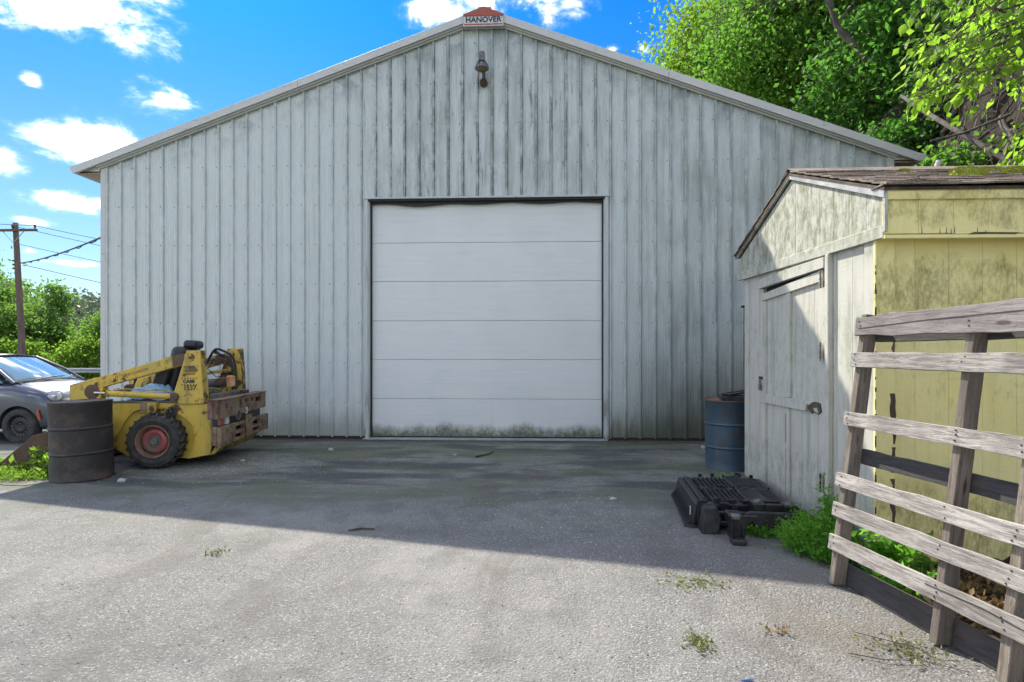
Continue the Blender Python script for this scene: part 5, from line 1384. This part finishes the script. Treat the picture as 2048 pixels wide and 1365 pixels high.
tree('roadside_tree', 'thin topped sapling poking above the middle tree', 'tree', (-34.0, 39, -1), (-34.0, 39, 5.2), (.9, .9, 1.7), 60, 30, .25, .2, M_leafD, 36, .08, G1)
for (cx_, cy_, rx_, sd_) in ((-44, 42, 6, 41), (-53, 44, 7, 42)):
    tree('roadside_tree', 'big tree further left beyond the guardrail, outside the car' if sd_ == 41 else 'big tree furthest left beyond the guardrail', 'tree', (cx_, cy_, -1.5), (cx_, cy_, 4), (rx_, 4, 6), 300, 60, .8, .35, M_leafD, sd_, .25, G1)
# wooded hill in the distance
rng = np.random.default_rng(50); pts = []
for i in range(900):
    x = rng.uniform(-260, -60); y = rng.uniform(165, 235); h = 17 * math.exp(-((x + 165) / 60) ** 2) * (1 - abs(y - 200) / 60) + rng.uniform(0, 5)
    k = rng.normal(size=(50, 3)) * np.array([2.6, 2.6, 1.9]) + np.array([x, y, h])
    pts.append(k)
pts = np.concatenate(pts)
o = leaf_cloud('distant_wood', pts, 1.5, M_leafFar, None, rng, kind='stuff'); tag(o, 'grey green wooded hillside in the distance beyond the roadside trees', 'woods')
grid_sheet('hill', -300, 0, 140, 260, 60, 24, lambda x, y: -5 + 19 * math.exp(-((x + 165) / 65) ** 2) * max(0, 1 - abs(y - 200) / 60), M_ground)

# ================================================================== BANK ON THE RIGHT
def bank_x(y, z):
    base = 6.25 + .05 * max(0, y - 10)
    if y < 5.5: base += (5.5 - y) * .12
    pr = np.interp(z, [0, 1, 2, 3, 4, 5, 5.8, 6.4, 7.0], [0, .08, .2, .30, .55, 1.15, 1.25, 1.0, 1.9])
    n = .35 * mnoise.fractal(Vector((y * .45, z * .6, 2)), 1.0, 2.1, 5) + .10 * mnoise.fractal(Vector((y * 2.2, z * 2.2, 5)), 1.0, 2.0, 4)
    return base + pr + n
mb = MB(); ny_, nz_ = 130, 60; Y0_, Y1_ = -3.0, 30.0
zs = list(np.linspace(-.3, 7.0, nz_)) 
for j in range(ny_ + 1):
    y = Y0_ + (Y1_ - Y0_) * j / ny_
    for z in zs: mb.v.append((bank_x(y, z), y, z))
    xt_ = bank_x(y, 7.0)
    for q in (1.5, 4, 9, 18, 35, 60): mb.v.append((xt_ + q, y, 7.0 + .42 * q * (1 - q / 160) + .5 * mnoise.noise(Vector((q * .3, y * .3, 0)))))
K = nz_ + 6
for j in range(ny_):
    for i in range(K - 1):
        a = j * K + i; mb.f.append((a, a + K, a + K + 1, a + 1))
bank = mb.build('earth_bank', M_soil, smooth=60); bank['kind'] = 'structure'
def on_bank(y, z, off=.0): return Vector((bank_x(y, z) - off, y, z))
# exposed roots
rr = random.Random(77)
rt = thing('tree_roots', 'tangle of exposed roots hanging over the eroded earth bank', 'roots', (7.3, 7.6, 5.6))
for k in range(34):
    y = rr.uniform(5.2, 12.5); z = rr.uniform(4.9, 6.5); dy = rr.uniform(-.35, .35); L_ = rr.randint(9, 18); pts = []
    big = k < 12
    for i in range(L_):
        pts.append(on_bank(y, z, rr.uniform(.0, .10) + (.05 if big else 0)) - rt.location)
        z -= rr.uniform(.06, .2); y += dy * .3 + rr.uniform(-.14, .14)
        if z < 2.6: break
    if len(pts) < 3: continue
    r_ = rr.uniform(.035, .075) if big else rr.uniform(.006, .02)
    MB().tube(pts, r_, 7, r_ * .3).build('root', M_root if big or rr.random() < .5 else M_bark, rt, smooth=70)
for k in range(6):        # curled thick root loops
    y = 6.6 + k * .42 + rr.uniform(-.1, .1); z = 5.0 + rr.uniform(-.35, .5); c0 = on_bank(y, z, .06); pts = []
    for i in range(12):
        t = i * .55 + k; pts.append(c0 + Vector((-.03 * i / 3, .20 * math.cos(t) * (1 - i / 20), .16 * math.sin(t) * (1 - i / 20) - .02 * i)) - rt.location)
    MB().tube(pts, .05, 8, .02).build('root', M_root, rt, smooth=70)
# hanging vines and dead twigs
for k in range(46):
    y = rr.uniform(5.5, 13); z = rr.uniform(3.6, 6.3); p = on_bank(y, z, rr.uniform(.05, .5)) - rt.location; pts = [p]
    d = Vector((rr.uniform(-.16, .05), rr.uniform(-.16, .16), rr.uniform(-.15, .05)))
    for i in range(rr.randint(5, 10)):
        d += Vector((rr.uniform(-.05, .05), rr.uniform(-.05, .05), rr.uniform(-.08, .02))); p = p + d * .8; pts.append(p)
    MB().tube(pts, rr.uniform(.004, .013), 4, .002).build('rootlet', M_root if k % 2 else M_bark, rt)
# fallen log and white pipe
lg = MB().tube([(6.35, 10.2, 5.85), (6.3, 9.6, 5.35), (6.33, 8.9, 4.75), (6.42, 8.3, 4.2), (6.5, 8.0, 3.9)], .030, 10, .045).build('fallen_log', M_root, smooth=60)
tag(lg, 'broken tree limb leaning down against the earth bank above the eave', 'log')
lg2 = MB().tube([(5.9, 8.8, 4.55), (6.3, 8.7, 4.62), (6.9, 8.6, 4.85)], .014, 8, .022).build('fallen_log', M_root, smooth=60)
tag(lg2, 'short pale limb lying across the bank behind the leaning one', 'log')
wpipe = MB().cyl((4.70, 7.1, 3.2), (4.83, 7.05, 3.68), .035, n=14).build('plastic_pipe', M_signwhite, smooth=40)
pi_ = thing('vent_pipe', 'short white plastic pipe sticking up behind the shed roof', 'pipe', (4.62, 7.1, 0)); wpipe.parent = pi_; wpipe.matrix_parent_inverse = Matrix.Translation((-4.62, -7.1, 0)); wpipe.name = 'pipe_end'
MB().cyl((0.06, 0, 0), (.09, 0, 3.22), .033, n=14).build('pipe_shaft', M_signwhite, pi_, smooth=40)

# ================================================================== TREES ON THE BANK
G2 = 'trees on the earth bank'
TR = [('tall bright green tree whose crown overhangs the right slope of the steel roof', (9.0, 17.5, 7.2), (8.6, 16.5, 11.0), (4.3, 3.6, 5.0), 700, 95, .40, .145, M_leafA, 61, .22),
      ('green tree in the middle of the bank, crown touching the top of the photo', (12.0, 14.5, 7.8), (11.2, 14.0, 9.8), (3.7, 3.0, 4.6), 640, 90, .36, .135, M_leafA, 62, .2),
      ('low dark green tree just above the right slope of the steel roof', (9.3, 12.6, 7.0), (8.6, 13.4, 7.4), (2.7, 2.2, 2.3), 380, 80, .28, .13, M_leafB, 63, .12),
      ('dark green tree behind the eave, shaded by its neighbours', (9.8, 10.2, 7.0), (9.0, 10.8, 7.0), (2.0, 1.8, 2.4), 240, 70, .24, .12, M_leafB, 64, .14),
      ('deep green tree in the second row, filling the sky behind', (15, 20, 9), (14.5, 20, 12.5), (6, 4, 6.5), 800, 80, .7, .20, M_leafB, 65, .28),
      ('deep green tree at the far right behind the big leaved branch', (13, 9, 8), (12.5, 10.0, 10.0), (3.6, 3.0, 4.6), 700, 80, .45, .14, M_leafB, 66, .22),
      ('yellow green tree with feathery foliage at the left end of the bank', (7.5, 22, 7), (7.0, 21.5, 10.8), (3.2, 3, 5.0), 620, 85, .5, .16, M_leafC, 67, .18),
      ('tree with sparse crown on the edge of the bank above the roots', (8.6, 7.9, 6.6), (8.9, 7.6, 8.1), (1.9, 1.7, 2.2), 260, 70, .28, .12, M_leafA, 68, .17)]
for (lb_, ba, cc_, r_, nc, per, cr, lf, mm, sd, tr_) in TR:
    tree('bank_tree', lb_, 'tree', ba, cc_, r_, nc, per, cr, lf, mm, sd, tr_, G2, limbs=34)
for (x, y, z, rx_, sd) in ((7.3, 12.0, 5.4, 1.0, 71), (7.0, 14.5, 5.8, 1.3, 72), (6.7, 9.6, 4.2, .55, 73), (8.3, 9.2, 6.9, .9, 74)):
    tree('bank_shrub', {71: 'shaded shrub clinging to the bank just above the steel roof', 72: 'larger shaded shrub on the bank further back above the steel roof', 73: 'small leafy shrub low on the bank beside the eave end', 74: 'shrub growing on the bank lip over the roots'}[sd], 'shrub',
         (x + .5, y, z - .5), (x, y, z), (rx_, rx_, rx_ * .8), 120, 60, .2, .10, M_leafB if sd != 73 else M_leafA, sd, .03, 'shrubs on the earth bank', limbs=14)
for (pts_, r0_, lb_) in (([(8.4, 12.6, 5.6), (7.9, 12.5, 6.5), (7.25, 12.5, 7.4), (6.5, 12.6, 8.4), (6.2, 12.7, 9.6)], .11, 'dark leaning trunk among the leaves above the right end of the steel roof'),
                         ([(8.8, 11.4, 5.9), (8.3, 11.3, 6.8), (8.0, 11.2, 7.8), (7.4, 11.3, 9.0)], .09, 'second dark leaning trunk, nearer the exposed roots'),
                         ([(9.0, 9.4, 6.4), (8.1, 9.2, 6.6), (7.3, 9.3, 6.3), (6.6, 9.6, 6.25)], .045, 'crooked dark limb reaching level over the bank towards the roof')):
    t_ = thing('leaning_trunk', lb_, 'tree trunk', pts_[0]); O2 = Vector(pts_[0]); P2 = [Vector(q) - O2 for q in pts_]
    MB().tube(P2, r0_, 9, r0_ * .45).build('trunk', M_bark, t_, smooth=70)
    r3 = random.Random(int(r0_ * 1000))
    for k in range(9):
        i = r3.randint(1, len(P2) - 1); s0 = P2[i]; d_ = Vector((r3.uniform(-1.1, .5), r3.uniform(-.6, .3), r3.uniform(-.3, .9)))
        MB().tube([s0, s0 + d_ * .35 + Vector((0, 0, .05)), s0 + d_ * .7, s0 + d_ * 1.1 + Vector((0, 0, -.08))], r0_ * .25, 5, .006).build('branch', M_bark, t_, smooth=70)
# sprig reaching over the roof at the top
def twig_leaves(name, label, origin, curves, leafn, lsz, m, seed, maxobj=260, group=None, droop=.55):
    rr = random.Random(seed); t = thing(name, label, 'branch', origin, group=group); O_ = Vector(origin); tb = MB()
    lm_ = bpy.data.meshes.new('leaf')
    prof_ = [(0, 0), (.16, .19), (.40, .30), (.65, .24), (.86, .10), (1.0, 0)]
    vs = []; 
    for (a, b) in prof_: vs += [(a, 0, -.10 * math.sin(a * 3.1) * .5 - .12 * a * a), (a, b, .05 - .12 * a * a), (a, -b, .05 - .12 * a * a)]
    fs = []
    for k in range(5): a = k * 3; fs += [(a, a + 3, a + 4, a + 1), (a, a + 2, a + 5, a + 3)]
    lm_.from_pydata(vs, [], fs); lm_.materials.append(m)
    for p in lm_.polygons: p.use_smooth = True
    at = lm_.attributes.new('tone', 'FLOAT', 'FACE')
    lms = []
    for tv in (.15, .5, .9):
        l2 = lm_.copy(); l2.attributes['tone'].data.foreach_set('value', [tv] * len(l2.polygons)); lms.append(l2)
    cnt = 0; extra = []
    for pts in curves:
        P_ = [Vector(p) for p in pts]; q = []
        for i in range(len(P_) - 1):
            for s_ in range(5): q.append(P_[i].lerp(P_[i + 1], s_ / 5) + Vector((rr.uniform(-.01, .01), rr.uniform(-.01, .01), rr.uniform(-.01, .01))))
        q.append(P_[-1]); tb.tube([p - O_ for p in q], .009, 5, .003)
        for k in range(leafn):
            f_ = rr.uniform(.12, 1.0) * (len(q) - 1); i = int(min(f_, len(q) - 2)); p = q[i].lerp(q[i + 1], f_ - i)
            side = Vector((rr.uniform(-1, .3), rr.uniform(-.7, .7), rr.uniform(-.9, .5))).normalized()
            e = p + side * rr.uniform(.02, .20); tb.tube([p - O_, (p + e) / 2 - O_ + Vector((0, 0, .01)), e - O_], .003, 3, .0015)
            if cnt >= maxobj:
                extra.append(tuple(e - O_)); continue
            o = bpy.data.objects.new('leaf', rr.choice(lms)); COL.objects.link(o); o.parent = t; cnt += 1
            d = (side * .4 + Vector((rr.uniform(-.5, .2), rr.uniform(-.45, .45), -droop * rr.uniform(.5, 1.8)))).normalized()
            o.location = e - O_; qn = d.to_track_quat('X', 'Z'); o.rotation_mode = 'QUATERNION'
            o.rotation_quaternion = qn @ Matrix.Rotation(rr.uniform(-1.0, 1.0), 4, 'X').to_quaternion(); s_ = lsz * rr.uniform(.55, 1.35); o.scale = (s_, s_, s_)
    tb.build('twig', M_bark, t, smooth=60)
    if extra: leaf_cloud('small_foliage', extra, lsz * .95, m, t, np.random.default_rng(seed), droop=.6, kind='stuff', aspect=.6)
    return t
rr = random.Random(90)
for (lb_, ylo, yhi, zlo, zhi, sd) in (('big leaved bright green branch hanging lowest over the shed ridge from the upper right', 4.5, 5.3, 3.12, 3.8, 91),
                                     ('big leaved bright green branch in the upper right corner above the lowest one', 4.3, 5.2, 3.6, 4.35, 94),
                                     ('big leaved branch furthest back in the upper right, behind two brighter ones', 5.6, 7.0, 3.9, 5.3, 95)):
    crv = []
    for k in range(26):
        y = rr.uniform(ylo, yhi); t_ = rr.random(); z1 = rr.uniform(zlo, zhi) + .55 * t_; x1 = 2.72 + (y - 4.3) * .64 + 1.5 * t_
        x0 = x1 + rr.uniform(.9, 1.4); z0 = z1 + rr.uniform(.35, .7)
        crv.append([(x0, y + rr.uniform(-.2, .3), z0), (x0 * .6 + x1 * .4, y, z0 * .45 + z1 * .55 + .14), (x1 + .25, y, z1 + .12), (x1, y, z1 - .03)])
    twig_leaves('overhanging_branch', lb_, (6.9, 6.3, 5.6), crv, 26, .088 if sd < 95 else .11, M_big, sd, 300, 'big leaved overhanging branches')
crv = []
for k in range(9):
    y = rr.uniform(5.2, 6.6); z1 = rr.uniform(3.15, 3.55); x1 = 3.95 + (y - 5.2) * .8 + rr.uniform(0, .5)
    crv.append([(x1 + 1.6, y, z1 + .5), (x1 + .8, y, z1 + .38), (x1 + .3, y, z1 + .16), (x1, y, z1 - .04)])
twig_leaves('lower_branch', 'lower leafy branch lying over the right end of the shed ridge', (6.4, 5.9, 3.9), crv, 34, .085, M_big, 92, 300)
crv = []
for k in range(5):
    y = 9.8 + rr.uniform(-.4, .4); crv.append([(5.0, y, 7.6), (4.0, y, 7.4), (3.1 + rr.uniform(-.1, .4), y, 7.05 + rr.uniform(-.2, .3)), (2.35 + rr.uniform(0, .9), y, 6.75 + rr.uniform(-.15, .5))])
crv2 = twig_leaves('high_sprig', 'airy leafy sprig reaching left over the roof at the top of the photo', (5.2, 9.8, 7.7), crv, 40, .07, M_leafA, 93, 200, droop=.2)

# ================================================================== WEEDS AND GROUND PLANTS
def weed(name, label, x, y, rx, ry, h, n, leaf, m, seed, aspect=.4, cat='weeds', stems=40, group=None, base=None):
    rng = np.random.default_rng(seed); rr = random.Random(seed); t = thing(name, label, cat, (x, y, gh(x, y)), group=group)
    tb = MB(); pts = []
    for k in range(stems):
        a = rr.uniform(0, 6.28); q = math.sqrt(rr.random()); bx, by = rx * q * math.cos(a), ry * q * math.sin(a)
        hh = h * (1 - .55 * q * q) * rr.uniform(.6, 1.1); tip = Vector((bx * 1.25 + rr.uniform(-.04, .04), by * 1.25 + rr.uniform(-.04, .04), hh))
        b0 = Vector((bx * .8, by * .8, 0)); tb.tube([b0, (b0 + tip) / 2 + Vector((rr.uniform(-.01, .01), rr.uniform(-.01, .01), .02)), tip], .0028, 4, .001)
        for i in range(n // stems):
            f_ = rr.uniform(.15, 1.03); p = b0.lerp(tip, f_); s_ = .035 * (1.2 - f_)
            pts.append(p + Vector((rr.gauss(0, .022 + s_ * .4), rr.gauss(0, .022 + s_ * .4), rr.gauss(0, .012))))
    tb.build('stem', m, t)
    leaf_cloud('foliage', [tuple(p) for p in pts], leaf, m, t, rng, droop=-.1, aspect=aspect, kind='stuff')
    return t
weed('weed_clump', 'bushy bright green weed clump at the foot of the shed door', 1.93, 3.98, .20, .25, .30, 7000, .030, M_weed, 101, .35, stems=170)
weed('weed_clump', 'tall feathery tip of weeds rising above the bushy clump by the door', 2.03, 4.05, .05, .06, .47, 1300, .04, M_weed, 102, .25, stems=26)
weed('weed_clump', 'low weeds creeping between the black plastic part and the shed', 1.78, 4.42, .20, .14, .13, 1800, .028, M_weed, 103, .5, stems=60)
weed('leafy_plant', 'leafy plant growing behind the left post of the pallet', 2.06, 3.52, .12, .12, .36, 420, .075, M_weed, 104, .45, 'plant', stems=14)
weed('leafy_plant', 'shorter plant with broader leaves behind the bottom pallet board', 2.08, 3.30, .10, .12, .20, 300, .07, M_weed, 105, .5, 'plant', stems=14)
weed('leafy_plant', 'thin stemmed seedling against the yellow wall', 2.32, 3.55, .04, .04, .34, 60, .07, M_weed, 106, .35, 'plant', stems=3)
weed('grass_tuft', 'patch of fine grass and weeds in the sun beside the black barrel', -5.75, 6.12, .60, .34, .09, 3600, .045, M_leafC, 107, .22, 'grass', stems=300)
weed('dock_plant', 'broad leaved dock plant nearest the black barrel', -5.42, 6.25, .20, .18, .22, 150, .13, M_leafC, 108, .42, 'plant', stems=16)
weed('dock_plant', 'broad leaved dock plant at the left edge in front of the bucket', -6.15, 6.35, .32, .16, .14, 190, .12, M_leafC, 109, .42, 'plant', stems=18)
weed('dock_plant', 'taller upright weed with a seed head in front of the bucket side', -5.72, 6.30, .05, .05, .33, 110, .07, M_leafC, 110, .4, 'plant', stems=4)
weed('leafy_plant', 'tiny seedling on top of the rear edge of the black plastic part', 1.80, 5.62, .05, .03, .22, 60, .04, M_weed, 111, .5, 'plant', stems=5)
for (nm_, x, y, rx, ry, n, lb_, sd, mm) in (
        ('leaf_litter', 2.55, 3.15, .55, .42, 1500, 'brown leaf litter on the ground between the pallet and the yellow wall', 121, M_dry),
        ('leaf_litter', .955, 3.42, .17, .09, 160, 'scatter of yellowish wilted leaves right at the shadow edge', 122, M_drygreen),
        ('leaf_litter', .76, 2.72, .05, .07, 150, 'small pile of wilted clippings on the sunlit asphalt right of centre', 123, M_drygreen),
        ('leaf_litter', 1.19, 2.86, .07, .035, 36, 'crumpled brown dead leaves left of the pallet pile', 124, M_dry),
        ('leaf_litter', 1.72, 2.68, .13, .10, 150, 'pile of wilted green clippings against the middle pallet post', 125, M_drygreen),
        ('leaf_litter', 1.66, 2.74, .16, .07, 36, 'dry brown leaves mixed in at the pallet foot', 126, M_dry),
        ('leaf_litter', -2.20, 3.80, .055, .05, 60, 'little greenish clump of clippings alone on the asphalt at left', 127, M_drygreen),
        ('leaf_litter', 1.50, 5.2, .30, .7, 60, 'few scattered dead leaves beside the black plastic part', 128, M_dry)):
    rng = np.random.default_rng(sd); P_ = np.stack([x + rng.normal(size=n) * rx * .6, y + rng.normal(size=n) * ry * .6, np.abs(rng.normal(size=n)) * .008 + .008], 1)
    if sd == 121: P_[:, 0] = x + rng.uniform(-1, 1, n) * rx; P_[:, 1] = y + rng.uniform(-1, 1, n) * ry; P_ = P_[P_[:, 0] > 2.0 + (3.5 - P_[:, 1]) * .19]
    if sd == 121:
        rr = random.Random(5); mb = MB(); ng = 24
        for j in range(ng + 1):
            for i in range(ng + 1):
                u_, v_ = i / ng, j / ng; xx = 1.98 + (3.46 - (2.2 + 1.5 * v_)) * .19 + u_ * 1.6; yy = 2.2 + 1.53 * v_
                e_ = min(u_ * 5, 1) * min(v_ * 6, 1); mb.v.append((xx, yy, gh(xx, yy) + .004 + e_ * (.025 + .022 * mnoise.noise(Vector((xx * 5, yy * 5, 0))))))
        for j in range(ng):
            for i in range(ng): a = j * (ng + 1) + i; mb.f.append((a, a + 1, a + ng + 2, a + ng + 1))
        mb.build('soil_strip', M_soil, kind='structure', smooth=60)
        P_[:, 2] += .028
    o = leaf_cloud(nm_, P_, .024 if sd != 121 else .05, mm, None, rng, droop=0, aspect=.5, kind='stuff'); tag(o, lb_, 'leaf litter')
def twig(pts, r_, lb_): o = MB().tube(pts, r_, 5, r_ * .5).build('fallen_twig', M_bark, smooth=60); tag(o, lb_, 'twig', 'fallen twigs on the asphalt')
twig([(1.42, 2.66, .008), (1.55, 2.60, .012), (1.70, 2.60, .014), (1.86, 2.52, .008)], .0025, 'long thin twig curving below the pile at the pallet foot')
twig([(1.55, 2.86, .01), (1.72, 2.66, .04), (1.82, 2.52, .008)], .0025, 'pale straw stalk across the clippings at the pallet foot')
twig([(-1.45, 4.32, .008), (-1.36, 4.36, .014), (-1.26, 4.37, .008)], .010, 'short dark stick on the sunlit asphalt just past the shadow edge')
twig([(-.80, 7.45, .008), (-.66, 7.62, .012), (-.60, 7.85, .008)], .014, 'dark strip of debris on the shaded asphalt in front of the roller door')
twig([(2.3, 2.95, .05), (2.6, 3.0, .06), (2.9, 2.9, .05)], .012, 'broken stick on the litter behind the pallet')
mb = MB().cyl((0, 0, .006), (.05, .012, .006), .004, n=8); o = mb.build('plastic_stub', M_blue); o.location = (.855, 2.42, gh(.85, 2.42)); tag(o, 'tiny blue plastic stub on the asphalt near the bottom of the photo', 'litter')
def stone(x, y, s_, seed, lb_):
    rr = random.Random(seed); bm = bmesh.new(); bmesh.ops.create_icosphere(bm, subdivisions=2, radius=1)
    for v in bm.verts: v.co *= 1 + .25 * mnoise.noise(v.co * 1.4 + Vector((seed, 0, 0))); v.co.z *= .55
    me = bpy.data.meshes.new('stone'); bm.to_mesh(me); bm.free(); me.materials.append(M_stone); o = bpy.data.objects.new('stone', me); COL.objects.link(o)
    o.location = (x, y, gh(x, y) + s_ * .3); o.scale = (s_, s_ * .7, s_); tag(o, lb_, 'stone', 'loose stones on the asphalt')
stone(-4.42, 5.87, .045, 1, 'pale flat stone just right of the foot of the black barrel')
stone(-3.72, 7.05, .03, 2, 'small stone beside the loader rear tyre')
stone(-2.9, 7.9, .04, 3, 'stone on the shaded asphalt behind the loader')
stone(.71, 5.35, .035, 4, 'white fragment on the shaded asphalt left of the black plastic part')
stone(-1.1, 7.6, .025, 5, 'small pale stone in the shade before the roller door')
stone(2.4, 8.3, .04, 6, 'stone at the foot of the steel wall near the blue barrel')
# loose grit, broken glass
def grit(name, lb_, cat, n, fx, size, m, seed):
    rng = np.random.default_rng(seed); mb = MB(); rr = random.Random(seed)
    for k in range(n):
        x, y = fx(rr); s_ = size * rr.uniform(.5, 1.6); z = gh(x, y) + .001; a = rr.uniform(0, 6.28)
        p = [(x + s_ * math.cos(a + t), y + s_ * math.sin(a + t) * .8, z) for t in (0, 2.1, 4.2)] + [(x, y, z + s_ * rr.uniform(.5, .9))]
        mb.add(p, [(0, 1, 3), (1, 2, 3), (2, 0, 3)])
    o = mb.build(name, m, kind='stuff'); tag(o, lb_, cat)
grit('loose_grit', 'loose pale grit scattered over the asphalt', 'grit', 5200, lambda r: (r.uniform(-4.5, 3.0), 1.6 + 7.2 * r.random() ** 1.3), .0035, M_stone, 1)
grit('loose_gravel', 'dark loose gravel crumbs over the asphalt', 'grit', 2600, lambda r: (r.uniform(-4.5, 3.0), 1.6 + 7.2 * r.random() ** 1.3), .0038, M_tyre, 2)
grit('broken_glass', 'fine broken glass glittering on the shaded asphalt in the middle', 'broken glass', 420, lambda r: (.25 + r.gauss(0, .42), 4.75 + r.gauss(0, .42)), .0038, M_glassbit, 3)
grit('loose_gravel', 'gravel crumbs gathered along the loader tyres and counterweight', 'grit', 700, lambda r: (-3.9 + r.gauss(0, .8), 6.9 + r.gauss(0, .45)), .006, M_stone, 4)
grit('wall_foot_debris', 'dark crumbs of moss and soil along the foot of the steel wall', 'debris', 1500, lambda r: (r.choice((r.uniform(-4.6, -2.7), r.uniform(1.1, 2.6), r.uniform(1.1, 2.6))), 8.9 - abs(r.gauss(0, .06))), .010, M_rot, 5)
